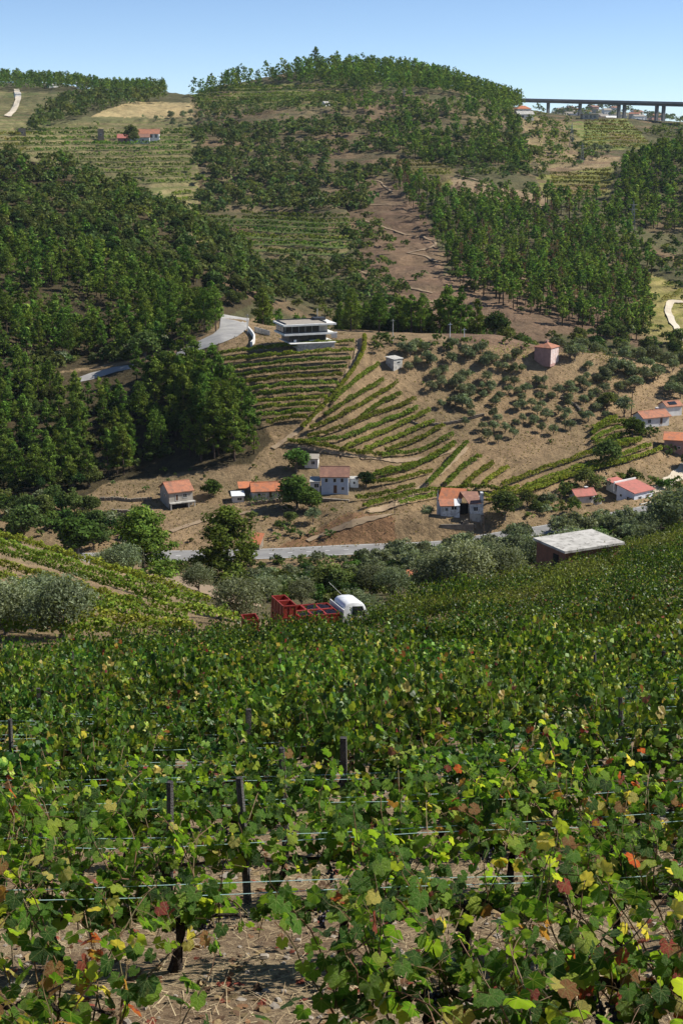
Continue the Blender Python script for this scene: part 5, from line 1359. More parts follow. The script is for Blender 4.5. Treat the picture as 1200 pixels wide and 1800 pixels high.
def house(name, px, py, Y, rz, w, d, h, roof, rise, wm, rm, label, cat='house', ov=.3, wins=(), chimney=None, found=1.2, group=None, z=None, trim=False):
    p = at_y(px, py, Y) if not isinstance(px, Vector) else px
    e = empty(name, (p.x, p.y, p.z if z is None else z), math.radians(rz)); tag(e, label, cat, group)
    m = MB(); m.box(-w/2, w/2, -d/2, d/2, -found, h)
    if roof == 'gable':
        for s in (-1, 1): m.add([(s*(w/2-.005),-d/2,h),(s*(w/2-.005),d/2,h),(s*(w/2-.005),0,h+rise)], [(0,1,2) if s > 0 else (0,2,1)])
    elif roof == 'gabley':
        for s in (-1, 1): m.add([(-w/2,s*(d/2-.005),h),(w/2,s*(d/2-.005),h),(0,s*(d/2-.005),h+rise)], [(0,1,2) if s < 0 else (0,2,1)])
    elif roof == 'mono':
        m.add([(-w/2,-d/2,h-.01),(w/2,-d/2,h-.01),(w/2,d/2,h-.01),(-w/2,d/2,h-.01),(w/2,d/2,h+rise-.01),(-w/2,d/2,h+rise-.01)], [(1,2,4),(0,5,3),(3,5,4,2),(0,1,4,5)])
    m.build('wall', wm, e)
    ro = roof_solid(roof, w, d, h+.01, rise, ov).build('roof', rm, e)
    if chimney:
        cx, cy, ch = chimney; c = MB(); c.box(cx-.28, cx+.28, cy-.25, cy+.25, h, h+rise+ch); c.box(cx-.36, cx+.36, cy-.33, cy+.33, h+rise+ch, h+rise+ch+.12); c.build('chimney', wm, ro)
    for o in wins: opening(e, o[0], o[1], o[2], o[3], o[4], 0, w, d, *(o[5:] if len(o) > 5 else ()))
    return e
# modern villa -------------------------------------------------------------
p = at_y(534, 604, 354)
e = empty('modern_house', (p.x, p.y, p.z+1.05), math.radians(19)); tag(e, 'modern white and glass two-storey house with flat roof above the terraced vines', 'house')
m = MB(); m.box(-3.2, 6.3, -5.4, -1.0, -4.5, -.02); m.build('retaining_wall', CONC, e)
m = MB(); m.box(-5.2, 6.6, -5.7, 4.2, .0, .16); m.build('terrace_slab', WHITE, e)
m = MB(); m.box(-4.6, 5.0, -2.6, 4.0, .165, 1.95); m.build('lower_wall', DARKF, e)
m = MB(); m.box(-6.4, 6.6, -4.6, 4.4, 1.955, 2.38); m.build('balcony_slab', WHITE, e)
m = MB(); m.box(-6.0, 5.2, -3.1, 4.0, 2.385, 4.22); m.build('upper_wall', DARKF, e)
m = MB(); m.box(-6.6, 7.0, -4.7, 4.6, 4.225, 4.65); r_ = m.build('roof_slab', WHITE, e)
m = MB(); m.box(-5.7, 4.4, -3.9, 3.8, 4.655, 4.75); m.build('gravel', GRAV, r_)
m = MB(); m.box(-5.9, 4.6, 3.85, 4.1, 4.655, 5.0); m.box(-5.9, -5.72, -3.9, 3.84, 4.655, 4.95); m.box(4.45, 4.65, -3.9, 3.84, 4.655, 4.95); m.box(3.2, 6.2, 1.2, 3.7, 4.76, 5.3); m.build('parapet', DARKF, r_)
m = MB(); m.tube([(4.6, 3.2, 4.7), (4.6, 3.2, 7.4)], .12, 6); m.build('flue', GREYW, r_)
for k in range(5):
    f = MB(); x = -5.7+k*1.72; f.box(x, x+1.64, -3.16, -3.11, 2.45, 4.18); fo = f.build('window', DARK, e)
    g = MB(); g.box(x-.05, x, -3.2, -3.11, 2.55, 4.08); g.build('frame', WFR, fo)
m = MB(); m.box(3.0, 5.15, -3.16, -3.11, 2.55, 4.08); m.build('concrete_panel', GREYW, e)
for k in range(4):
    f = MB(); x = -4.4+k*2.3; f.box(x, x+2.15, -2.66, -2.61, .25, 1.9); fo = f.build('window', DARK, e)
    g = MB(); g.box(x-.04, x, -2.7, -2.61, .2, 1.94); g.build('frame', DARKF, fo)
for k in range(3):
    m = MB(); m.box(-6.06, -6.01, -2.4+k*2.1, -.5+k*2.1, 2.62, 4.02); m.build('window', DARK, e)
m = MB(); m.box(-3.6, -3.0, -3.5, -3.1, .17, .75); m.box(.4, 2.4, -3.6, -3.1, .17, .55); tag(m.build('building_materials', METW), 'pale boxes stacked on the lower terrace of the modern house', 'boxes').matrix_world = Matrix.Translation(e.location)@Matrix.Rotation(math.radians(19), 4, 'Z')
m = MB(); m.box(-.75, .75, -.5, .5, 0, 1.3); m.box(-.8, .8, -.55, .55, 1.3, 1.38)
o = m.build('storage_cabin', METW); q = at_y(587, 588, 362); o.location = (q.x, q.y, q.z+.6); tag(o, 'small white cabin right of the modern house', 'cabin')
# curved roadside wall
m = MB(); prev = None; pts = [hit(a, b, 330, 420) for a, b in ((436,560),(440,565),(444,571),(446,578),(441,586),(438,588))]
pts = [at_y(a, b, yy) for a, b, yy in ((436,562,372),(441,566,368),(445,571,364),(447,577,360),(446,583,357),(441,588,355))]
for i in range(len(pts)-1):
    a, b = pts[i], pts[i+1]; n_ = Vector((-(b-a).y, (b-a).x, 0)).normalized()*.2; zb = -1.0
    m.add([a+n_+Vector((0,0,zb)), b+n_+Vector((0,0,zb)), b-n_+Vector((0,0,zb)), a-n_+Vector((0,0,zb)), a+n_+Vector((0,0,1.2)), b+n_+Vector((0,0,1.2)), b-n_+Vector((0,0,1.2)), a-n_+Vector((0,0,1.2))], [(4,5,6,7),(0,1,5,4),(2,3,7,6),(1,2,6,5),(3,0,4,7)])
tag(m.build('roadside_wall', WHITE), 'curved white wall on the outer side of the road bend', 'wall')
m = MB(); a = at_y(447, 566, 372); b = at_y(474, 568, 366); m.add([a+Vector((0,0,-1)), b+Vector((0,0,-1)), b+Vector((0,.3,-1)), a+Vector((0,.3,-1)), a+Vector((0,0,1.3)), b+Vector((0,0,1.3)), b+Vector((0,.3,1.3)), a+Vector((0,.3,1.3))], [(0,1,5,4),(1,2,6,5),(4,5,6,7),(2,3,7,6),(3,0,4,7)])
tag(m.build('yard_wall', CONC), 'grey wall between the road bend and the modern house', 'wall')
# the village houses ---------------------------------------------------------
e = house('barn', 311, 893, 288, 27, 5.2, 5.4, 3.1, 'gable', 1.5, GREYW, TILE, 'small two-level barn with brown tiled roof and pale front on the bare slope', 'barn',
      wins=[('front', .9, 2.1, .8, .75), ('front', -.9, 1.85, .5, 1.3, 'door'), ('left', .2, 2.0, .6, .6)])
m = MB(); m.box(-2.7, 2.9, -3.6, -2.72, .75, .95); m.build('balcony', CONC, e)
m = MB(); m.box(-2.5, 1.2, -2.78, -2.71, -1.0, .72); m.build('undercroft_shade', SHADEM, e)  # dark slab on the wall face, painted shade of the open undercroft
m = MB(); [m.box(x-.12, x+.12, -3.55, -3.3, -1.6, .745) for x in (-2.5, 1.4, 2.7)]; m.build('pillar', CONC, e)
e = house('long_shed', 467, 872, 290, 10, 6.0, 3.6, 1.5, 'gable', 1.35, WHITE, TILEO, 'long low shed with bright orange tiled roof behind a vine pergola', 'shed', wins=[('front', -1.6, .7, .6, .6), ('front', .8, .6, .6, 1.2, 'door')])
e = house('lean_to', 418, 876, 288, 8, 2.4, 2.6, 1.15, 'mono', .35, WHITE, METW, 'white flat-roofed lean-to at the left end of the long orange shed', 'shed', ov=.2, wins=[('front', .3, .6, .9, .5)])
e = house('broken_roof_shed', 431, 868, 292, 10, 2.6, 2.4, 1.0, 'mono', .8, STONEW, TILEO, 'small patched tiled roof between the lean-to and the long shed', 'shed', ov=.2)
# pergola in front of the long shed
p = at_y(470, 885, 286); e = empty('vine_pergola', p, math.radians(8)); tag(e, 'dark wooden pergola with vines in front of the long orange shed', 'pergola')
for k in range(7):
    m = MB(); x = -3.6+k*1.25; m.tube([(x, -.6, -.3), (x, -.6, 1.6)], .05, 5); m.build('post', DARKF, e)
    m = MB(); m.tube([(x, -.8, 1.6), (x+.1, 1.4, 1.9)], .04, 5); m.build('beam', DARKF, e)
Pp = scatter([(432,878),(505,868),(512,880),(436,892)], .7, .7, 280, 292, 5); r = np.random.RandomState(2)
C = np.repeat(Pp[:, :3], 6, 0)+r.normal(size=(len(Pp)*6, 3))*np.array([.3, .3, .35])+np.array([0, 0, .95])
V = leaf_quads(C-np.array([p.x, p.y, p.z]), np.tile([0, 0, 1.0], (len(C), 1)), .34, r, .8, .9); V[:, :2] = V[:, :2]@np.array([[math.cos(.14), -math.sin(.14)], [math.sin(.14), math.cos(.14)]])
link('foliage', mesh_np('foliage', V, quadF(len(V)//4), FOL, leafcol(len(C), PAL_LIGHT, r, 4, .3)), e)
e = house('farmhouse', 588.5, 864, 292, -1, 5.7, 4.2, 3.6, 'gable', 1.55, weathered('pale_blue_render', (.58,.66,.76), (.5,.58,.68), .8, .9, (.38,.42,.46), 2.5), TILED, 'pale blue two-storey farmhouse with brown tiled roof and four small windows', 'farmhouse',
      wins=[('front', -1.75, 2.75, .55, .75), ('front', .0, 2.75, .55, .75), ('front', 1.55, 2.75, .55, .75), ('front', .1, .85, .7, 1.7, 'door'), ('front', 1.7, 1.0, .5, .6)])
e = house('farmhouse_wing', 554, 866, 291, -1, 2.0, 3.0, 2.6, 'mono', .4, WHITE, CONC, 'narrow white wing with porch attached left of the pale blue farmhouse', 'house', ov=.12, wins=[('front', .35, 1.9, .9, .8), ('front', .2, .6, .5, .9, 'door')])
e = house('upper_hut', 548, 821, 303, -4, 2.9, 2.6, 1.55, 'mono', .5, WHITE, GRAV, 'small white hut with grey roof behind the pale blue farmhouse', 'hut', ov=.15, wins=[('front', .4, .8, .7, .7)])
e = house('side_hut', 622, 837, 296, 2, 1.8, 2.2, 1.6, 'flat', .1, WHITE, CONC, 'small white flat-roofed hut right of the pale blue farmhouse', 'hut', ov=.08, wins=[('front', 0, .8, .4, .5)])
m = MB(); m.box(-4.8, 2.6, -.35, .35, -2.6, .15); o = m.build('terrace_wall', STONEW); q = at_y(592, 884, 285); o.location = (q.x, q.y, q.z+.2); o.rotation_euler = (0, 0, math.radians(-14)); tag(o, 'dark dry stone terrace wall below the pale blue farmhouse', 'wall')
def stone_line(pts, h, lab, ymin=262, ymax=340):
    L = [hit(a, b, ymin, ymax) for a, b in pts]; e = empty('terrace_wall', L[0]); tag(e, lab, 'wall'); r = np.random.RandomState(int(pts[0][0])); m = MB(); q0 = L[0]
    for a, b in zip(L[:-1], L[1:]):
        n_ = max(1, int((b-a).length/.55))
        for k in range(n_):
            for c_ in range(2):
                p = a.lerp(b, (k+.5*c_)/n_)-q0; s = r.uniform(.18, .34); p.z = float(height(p.x+q0.x, p.y+q0.y))-q0.z
                m.box(p.x-s, p.x+s, p.y-.25+r.uniform(-.05, .05), p.y+.25, p.z-.5+c_*h*.5, p.z+h*(.5+.5*c_)*r.uniform(.85, 1.1))
    m.build('stonework', STONEW, e)['kind'] = 'stuff'
stone_line([(436,889),(470,885),(510,881),(545,879)], .8, 'rough stone terrace wall below the long orange shed')
stone_line([(176,880),(205,879),(235,882),(268,880)], .7, 'rough stone wall left of the barn', 262, 330)
stone_line([(196,900),(230,903),(270,900)], .7, 'lower broken stone wall left of the barn', 262, 330)
stone_line([(712,742),(760,748),(810,742),(850,730)], .6, 'low stone edging at the foot of the olive grove')
stone_line([(985,700),(1010,712),(1028,735)], .6, 'low stone wall at the right edge of the olive grove')
# ruin ------------------------------------------------------------------------
p = at_y(806, 926, 272); e = empty('ruined_house', (p.x, p.y, p.z+.2), math.radians(4)); tag(e, 'half-collapsed white house with orange tiled roof and broken gable above the road', 'ruin')
m = MB(); m.box(-3.9, -.15, -1.6, 1.0, -1.0, 2.75); m.box(-3.9, .6, 1.0, 4.2, -1.0, 3.4)
m.add([(-3.9,1.0,3.4),(-3.9,4.2,3.4),(-3.9,3.0,5.2)], [(0,2,1)])
m.build('left_wall', OLDW, e)
m = MB(); m.box(-3.95, -.1, -1.66, -1.61, -1.0, .35); m.build('bare_footing', STONEW, e)
m = MB(); m.add([(-4.2,.7,3.15),(.7,1.5,3.3),(1.9,2.9,4.9),(-3.2,2.9,5.25),(-4.2,.7,3.3),(.7,1.5,3.45),(1.9,2.9,5.05),(-3.2,2.9,5.4)], [(0,3,2,1),(4,5,6,7),(0,1,5,4),(1,2,6,5),(2,3,7,6),(3,0,4,7)])
m.add([(-3.2,2.9,5.25),(1.9,2.9,4.9),(1.9,4.7,3.5),(-4.0,4.7,3.4)], [(0,1,2,3)]); m.build('main_roof', TILEO, e)
m = MB(); m.add([(-4.1,-1.9,2.72),(-1.3,-1.9,2.72),(-1.0,.9,3.5),(-4.1,.9,3.5),(-4.1,-1.9,2.84),(-1.3,-1.9,2.84),(-1.0,.9,3.62),(-4.1,.9,3.62)], [(0,3,2,1),(4,5,6,7),(0,1,5,4),(1,2,6,5),(3,0,4,7)]); m.build('lower_roof', TILE, e)
m = MB(); m.add([(-1.25,-1.8,2.76),(-.1,-1.8,2.9),(-.3,.6,3.6),(-1.0,.7,3.62)], [(0,1,2,3)]); m.add([(-.15,-1.62,2.75),(-.15,.9,2.75),(-.15,.9,4.0),(-.15,-1.0,3.3)], [(0,1,2,3),(3,2,1,0)]); m.build('broken_panel', METW, e)
m = MB(); m.box(1.9, 4.5, -1.9, 2.6, -1.6, 1.15); m.build('right_footing', CONC, e)
m = MB(); m.box(1.95, 4.45, -1.85, 2.55, 1.155, 3.1); m.box(4.1, 4.45, -1.85, 1.6, 3.1, 3.9); m.box(3.9, 4.45, -1.85, -.6, 3.9, 5.3); m.build('right_wall', OLDW, e)
m = MB(); m.add([(1.6,-2.0,3.1),(4.05,-2.0,3.15),(4.0,2.6,4.4),(.4,2.6,4.6),(1.6,-2.0,3.22),(4.05,-2.0,3.27),(4.0,2.6,4.52),(.4,2.6,4.72)], [(0,3,2,1),(4,5,6,7),(0,1,5,4),(1,2,6,5),(3,0,4,7)]); m.build('right_roof', TILED, e)
m = MB(); m.box(-.1, 1.9, .8, 1.0, -.8, 2.6); m.build('gap_shade', SHADEM, e)  # dark slab painting the shadow in the gap between the two blocks
m = MB(); r = np.random.RandomState(6)
for k in range(46): x, y, s = r.uniform(-.3, 4.6), r.uniform(-3.4, .6), r.uniform(.12, .4); m.box(x, x+s, y, y+s*1.2, -1.2, -.5+s+.3*math.sin(x*2), 0, Matrix.Rotation(r.uniform(-.2, .2), 4, 'Y'))
m.build('rubble', STONEW, e)
m = MB(); m.box(-4.1, 2.4, -3.3, -2.9, -3.2, -.55); m.build('base_wall', STONEW, e)
for u, z_, w_, h_ in ((-2.75, 2.05, .5, .55), (-1.3, 2.35, .9, .7), (-1.5, .55, .3, .3)):
    m = MB(); m.box(u-w_/2, u+w_/2, -1.64, -1.61, z_-h_/2, z_+h_/2); f = m.build('window', DARK, e)
    g = MB(); g.box(u-w_/2-.06, u+w_/2+.06, -1.68, -1.6, z_-h_/2-.08, z_-h_/2); g.box(u-.03, u+.03, -1.67, -1.645, z_-h_/2, z_+h_/2); g.build('frame', WFR, f)
m = MB(); m.box(2.6, 3.35, -1.9, -1.86, 1.75, 2.5); f = m.build('window', DARK, e); g = MB(); g.box(2.5, 3.45, -1.96, -1.86, 1.66, 1.745); g.box(2.95, 3.0, -1.94, -1.905, 1.75, 2.5); g.build('frame', WFR, f)
# right-hand side ----------------------------------------------------------------
e = house('tower_house', 959, 640, 356, 56, 4.5, 4.5, 3.5, 'hip', 1.1, PINKW, TILE, 'tall square pink house with hipped tiled roof at the top of the olive grove', 'house', ov=.25, chimney=(0, 0, .35), wins=[('front', .3, 2.6, .6, .7), ('front', 1.1, .6, .6, 1.0, 'door'), ('front', -1.0, 2.5, .5, .6)])
m = MB(); m.box(-2.24, 2.24, -2.29, -2.255, -.5, 3.4); m.build('sunlit_front', PALEP, e)  # sunlight on this wall is put into a paler front sheet
e = house('stone_hut', 692, 675, 344, 42, 3.0, 2.7, 1.7, 'mono', .35, CONC, CONC, 'small grey hut with flat pale roof beside the fan of vine rows', 'hut', ov=.2, wins=[('front', .2, .9, 1.0, .5)])
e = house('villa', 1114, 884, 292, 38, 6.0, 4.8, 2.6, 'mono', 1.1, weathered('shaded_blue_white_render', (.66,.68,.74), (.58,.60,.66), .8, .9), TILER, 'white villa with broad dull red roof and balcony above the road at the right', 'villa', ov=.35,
      wins=[('left', .8, 1.2, .7, .7), ('front', 1.2, 1.1, .8, 1.4, 'door'), ('front', -1.2, 1.3, .9, .8), ('left', -1.2, 1.5, .5, .5)])
m = MB(); m.box(-3.4, 3.4, 2.78, 3.1, 2.0, 4.15); m.build('ridge_wall', WHITE, e)
m = MB(); m.box(-3.2, 3.8, -4.2, -2.42, -.35, -.15); [m.box(-3.2+k*.5, -3.1+k*.5, -4.18, -4.1, -.145, .6) for k in range(15)]; m.box(-3.2, 3.9, -4.2, -4.08, .6, .7); m.build('balcony', WHITE, e)
e = house('villa_wing', 1084, 880, 297, 38, 3.4, 3.6, 1.7, 'mono', .8, WHITE, TILER, 'low red-roofed wing at the left of the white villa', 'house', ov=.25, wins=[('front', .2, .9, .9, .6)])
e = house('red_cottage', 1022, 886, 291, 18, 4.6, 3.4, 1.3, 'gable', 1.0, WHITE, TILER, 'small cottage with crimson roof half hidden by trees', 'cottage', ov=.25, wins=[('front', 1, .7, .5, .6)], chimney=(.9, .2, .35))
e = house('terracotta_house', 1143, 737, 335, 24, 7.4, 4.4, 2.0, 'gable', 1.1, WHITE, TILE, 'long white house under a terracotta roof beside the curved vine rows', 'house', ov=.4, wins=[('front', -2, 1.1, .8, .8), ('front', 1.4, .9, .7, 1.5, 'door')], chimney=(1.9, .5, .5))
e = house('terracotta_wing', 1176, 728, 342, 24, 4.4, 3.6, 1.9, 'gable', .9, WHITE, TILE, 'right wing with two dark solar panels on its tiled roof', 'house', ov=.3)
for k in range(2):
    m = MB(); x = -1.3+k*1.15; M_ = Matrix.Translation((x, -.95, 2.42))@Matrix.Rotation(math.atan2(.9, 1.8), 4, 'X'); m.box(0, 1.05, -.6, .6, .12, .18, 0, M_); m.build('solar_panel', DARK, e)
e = house('pink_house', 1192, 772, 322, -14, 6.4, 4.2, 2.6, 'mono', 1.0, PINKW, TILEO, 'pink house with pale orange roof cut by the right edge', 'house', ov=.3, wins=[('front', .2, 1.0, .5, .5)])
e = house('garden_gable', 1049, 889, 288, 20, 1.1, 1.6, 1.9, 'flat', .1, WHITE, WHITE, 'narrow white gable between the red cottage and the villa', 'outbuilding', ov=.05)
e = house('white_shelter', 1209, 712, 356, 10, 2.6, 2.6, 1.5, 'flat', .1, CONC, METW, 'pale flat shelter roof at the right edge above the tiled houses', 'shelter')
e = house('orange_roofed_shed', 451, 956, 262, -14, 1.9, 2.6, 1.0, 'mono', 1.5, STONEW, TILEO, 'tiny shed with steep orange tiled roof beside the road', 'shed', ov=.2)
e = house('roadside_shed', 732, 1016, 190, 8, 2.6, 1.8, 1.3, 'mono', .35, BRICKW, TILEO, 'tiled roof of a small shed just above the vines below the road', 'shed', ov=.2)
# white gateposts by the right-hand road
p = at_y(1140, 922, 270); e = empty('white_gate_wall', p, math.radians(18)); tag(e, 'row of white masonry gateposts by the right-hand road', 'gate wall')
for k, (x, w_, h_) in enumerate(((-1.9, .55, 1.2), (-.9, .8, .9), (.35, .4, 1.3), (1.2, .9, .9))):
    m = MB(); m.box(x-w_/2, x+w_/2, -.25, .25, -.6, h_+.35); m.build('pillar', WHITE, e)
m = MB(); m.box(-.5, .15, -.05, .05, .1, 1.0); m.build('gate_panel', DARKF, e)
m = MB(); m.box(-3.4, 1.9, -.9, -.5, -1.0, .15); m.build('low_wall', CONC, e)
# flat concrete roofed shed among the vines ----------------------------------------
p = at_y(1019, 975, 123); e = empty('flat_roofed_shed', (p.x-.2, p.y, -34.6), math.radians(27)); tag(e, 'dark brick shed with a large pale stained concrete slab roof among the vines', 'shed')
zt = float(s_of(949))*123; e.location.z = zt-2.4
m = MB(); m.box(-3.0, 3.0, -2.2, 2.2, -2.0, 2.18); m.build('wall', BRICKW, e)
m = MB(); m.box(-3.25, 3.25, -2.45, 2.45, 2.185, 2.4); m.build('roof_slab', CONC, e)
m = MB(); m.box(-3.03, -3.0, -1.2, -.4, .6, 1.7); m.build('window', SHADEM, e)
# far farmhouse and little buildings on the hills -----------------------------------
e = house('far_farmhouse', 262, 233, 935, 4, 13, 8, 4.2, 'gable', 2.6, WHITE, TILE, 'far white farmhouse with orange roof above the wide terraces', 'farmhouse', ov=.5, wins=[('front', -4.4, 2.6, 1.6, 2.0), ('front', -1.4, 2.6, 1.6, 2.0), ('front', 1.6, 2.6, 1.6, 2.0), ('front', 4.6, 2.6, 1.6, 2.0)])
e = house('far_red_barn', 228, 230, 940, 6, 15, 7, 3.0, 'gable', 2.2, PINKW, TILER, 'long far building with red roof left of the far farmhouse', 'barn', ov=.5, wins=[('front', 3, 1.6, 1.5, 1.6), ('front', -3, 1.4, 1.4, 2.0, 'door')])
e = house('far_grey_house', 246, 236, 925, 4, 12, 6, 4.0, 'gable', 1.8, OLDW, TILED, 'grey roofed far house in front of the red barn', 'house', ov=.4, wins=[('front', -3, 2, 1.3, 1.6), ('front', 2, 2, 1.3, 1.6)])
e = house('stone_tower_ruin', 177, 225, 955, 12, 3.8, 3.8, 7.5, 'flat', .3, STONEW, STONEW, 'small grey stone tower standing left of the far farm', 'ruin', ov=.0, wins=[('front', 0, 4, 1, 1.4)])
e = house('stone_field_hut', 40, 243, 905, 12, 4.4, 4.0, 4.6, 'flat', .3, STONEW, STONEW, 'small grey stone hut on the left terraces', 'hut', ov=.0, wins=[('front', 0, 2, 1, 1.4)])
e = house('viaduct_house', 918, 187, 1150, 12, 11, 8, 4.6, 'hip', 2.4, WHITE, TILEO, 'white house with orange roof at the left end of the viaduct', 'house', ov=.5, wins=[('front', -2.6, 2.6, 1.6, 1.7), ('front', 2.4, 2.6, 1.6, 1.7)])
e = house('viaduct_lower_house', 921, 195, 1120, 16, 13, 7, 3.4, 'gable', 2.2, WHITE, CONC, 'long white house below the orange roofed one by the viaduct', 'house', ov=.4, wins=[('front', -2.6, 1.6, 1.6, 1.7), ('front', 2.4, 1.6, 1.6, 1.7)])
e = house('pale_modern_house', 1035, 209, 1190, 5, 13, 8, 4.2, 'flat', .7, GREYW, WHITE, 'pale flat-roofed house standing below the middle of the viaduct', 'house', ov=1.2, wins=[('front', -3.6, 2, 2.4, 2.4), ('front', 3.4, 2, 2.4, 2.4), ('front', 0, 2, 1.6, 2.4)])
for k, (px, py, Y, w_, h_) in enumerate(((145,156,1380,9,4),(141,161,1370,6,5),(190,153,1420,5,3),(31,160,1300,5,3),(572,186,1060,4,2),(94,162,1380,10,2))):
    house('far_hut', px, py, Y, 5+7*k, w_, 5, h_, 'gable', 1.2, WHITE, [TILE, CONC, TILE, CONC, CONC, CONC][k], ['orange roofed white hut below the left ridge', 'white block below the left ridge', 'tiny white hut right of the ridge houses', 'grey hut at the top of the pale ridge track', 'tiny grey hut on the hilltop slope', 'long low white wall-like building on the left ridge'][k], 'hut', ov=.3)
r = np.random.RandomState(19)
for k in range(34):
    px = r.uniform(965, 1165); Y = r.uniform(2280, 2640); py = 200
    p = at_y(px, py, Y); u, v = project(p.x, p.y, p.z)
    w_ = r.uniform(9, 20); nm = house('town_house', p, None, None, r.uniform(-30, 30), w_, r.uniform(9, 13), r.uniform(5, 10), 'gable' if r.rand() < .75 else 'flat', r.uniform(1.8, 3.0), [WHITE, WHITE, GREYW, PINKW][r.randint(4)], [TILE, TILED, GRAV, WHITE, GRAV][r.randint(5)] , 'small pale house of the distant town beyond the viaduct', 'house', ov=.5,
        wins=[('front', -w_*.25, 3, 1.4, 1.6), ('front', w_*.25, 3, 1.4, 1.6)], group='houses of the distant town')
# viaduct ------------------------------------------------------------------------------
A = Vector((float(az_of(905, 174.5))*1500, 1500, float(s_of(174.5))*1500)); B_ = Vector((float(az_of(1260, 189))*1180, 1180, float(s_of(183))*1180)); C_ = A.lerp(B_, 0)
e = empty('viaduct', (0, 0, 0)); tag(e, 'long grey motorway viaduct on tall twin piers at the right', 'viaduct')
Bx = A+(B_-A)*1.5
d = (B_-A).normalized(); n_ = Vector((-d.y, d.x, 0)).normalized()
def deck(m, z0, z1, hw, a=A, b=Bx):
    m.add([a+n_*hw+Vector((0,0,z0)), b+n_*hw+Vector((0,0,z0)), b-n_*hw+Vector((0,0,z0)), a-n_*hw+Vector((0,0,z0)), a+n_*hw+Vector((0,0,z1)), b+n_*hw+Vector((0,0,z1)), b-n_*hw+Vector((0,0,z1)), a-n_*hw+Vector((0,0,z1))], [(0,3,2,1),(4,5,6,7),(0,1,5,4),(1,2,6,5),(2,3,7,6),(3,0,4,7)])
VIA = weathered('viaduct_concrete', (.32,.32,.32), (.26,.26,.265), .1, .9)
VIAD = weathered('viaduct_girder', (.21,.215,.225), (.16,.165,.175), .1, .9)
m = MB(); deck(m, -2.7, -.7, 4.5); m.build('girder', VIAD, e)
m = MB(); deck(m, -.69, .0, 7.5); m.build('deck', VIA, e)
for s in (-1, 1):
    m = MB(); a = A+n_*s*7.2; b = Bx+n_*s*7.2; deck(m, .01, 1.0, .2, a, b); m.build('parapet', VIA, e)
L = (Bx-A).length
for px in (963, 1019, 1087, 1097, 1154, 1166, 1235, 1248):
    t0 = None
    for t in np.linspace(0, 1, 1500):
        q = A+(Bx-A)*t; u, v = project(q.x, q.y, q.z)
        if u > px: t0 = q; break
    if t0 is None: continue
    m = MB(); z1 = t0.z-2.7; z0 = z1-70; M_ = Matrix.Translation((t0.x, t0.y, 0))@Matrix.Rotation(math.atan2(d.y, d.x), 4, 'Z')
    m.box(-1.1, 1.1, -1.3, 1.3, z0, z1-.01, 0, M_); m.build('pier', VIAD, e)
# poles and pylons -----------------------------------------------------------------------
def pole(px, py, Y, h, lab, m_=CONC, r0=.14):
    p = at_y(px, py, Y); m = MB(); m.tube([(0,0,-.5), (0,0,h)], [r0, r0*.6], 6); m.box(-.5, .5, -.04, .04, h-.5, h-.4); o = m.build('utility_pole', m_); o.location = p; tag(o, lab, 'utility pole')
pole(435, 560, 368, 5.2, 'pale pole beside the road bend left of the modern house')
pole(690, 600, 356, 5.6, 'pale pole behind the top of the olive grove'); pole(790, 605, 356, 5.0, 'slim white pole above the middle of the olive grove', METW, .1); pole(815, 607, 358, 3.2, 'short white pole right of the slim white one', METW, .1)
pole(1108, 738, 338, 6.6, 'dark wooden pole left of the terracotta roofed house', BARK); pole(957, 668, 348, 4.2, 'wooden pole below the tower house', BARK, .1); pole(848, 965, 265, 5, 'dark pole in front of the ruined house', BARK, .1); pole(693, 905, 274, 3.2, 'wooden pole on the bank left of the ruined house', BARK, .1)
pole(1158, 968, 150, 2.4, 'thin dark stake at the vines of the right edge', BARK, .07)
def pylon(px, py, Y, h, lab):
    p = at_y(px, py, Y); m = MB(); w0, w1 = h*.09, h*.02
    for sx in (-1, 1):
        for sy in (-1, 1): m.tube([(sx*w0, sy*w0, -1), (sx*w1, sy*w1, h*.85), (0, 0, h)], .09, 4)
    for k in range(7):
        z0, z1 = h*k/8, h*(k+1)/8; a = w0+(w1-w0)*z0/(h*.85); b = w0+(w1-w0)*z1/(h*.85)
        m.tube([(-a,-a,z0),(b,-b,z1)], .09, 3); m.tube([(a,-a,z0),(-b,-b,z1)], .09, 3); m.tube([(-a,a,z0),(-b,-b,z1)], .09, 3); m.tube([(a,a,z0),(b,-b,z1)], .09, 3)
    for z in (.72, .86): m.tube([(-h*.13,0,h*z),(h*.13,0,h*z)], .08, 4)
    o = m.build('power_pylon', CONC); o.location = p; tag(o, lab, 'pylon')
pylon(1110, 412, 700, 15, 'lattice pylon in front of the dark wood at the right'); pylon(710, 200, 1050, 12, 'tiny lattice pylon near the hilltop'); pylon(1003, 262, 960, 15, 'lattice pylon on the far right terraces'); pylon(1022, 290, 880, 12, 'lower lattice pylon below the other on the far right terraces')
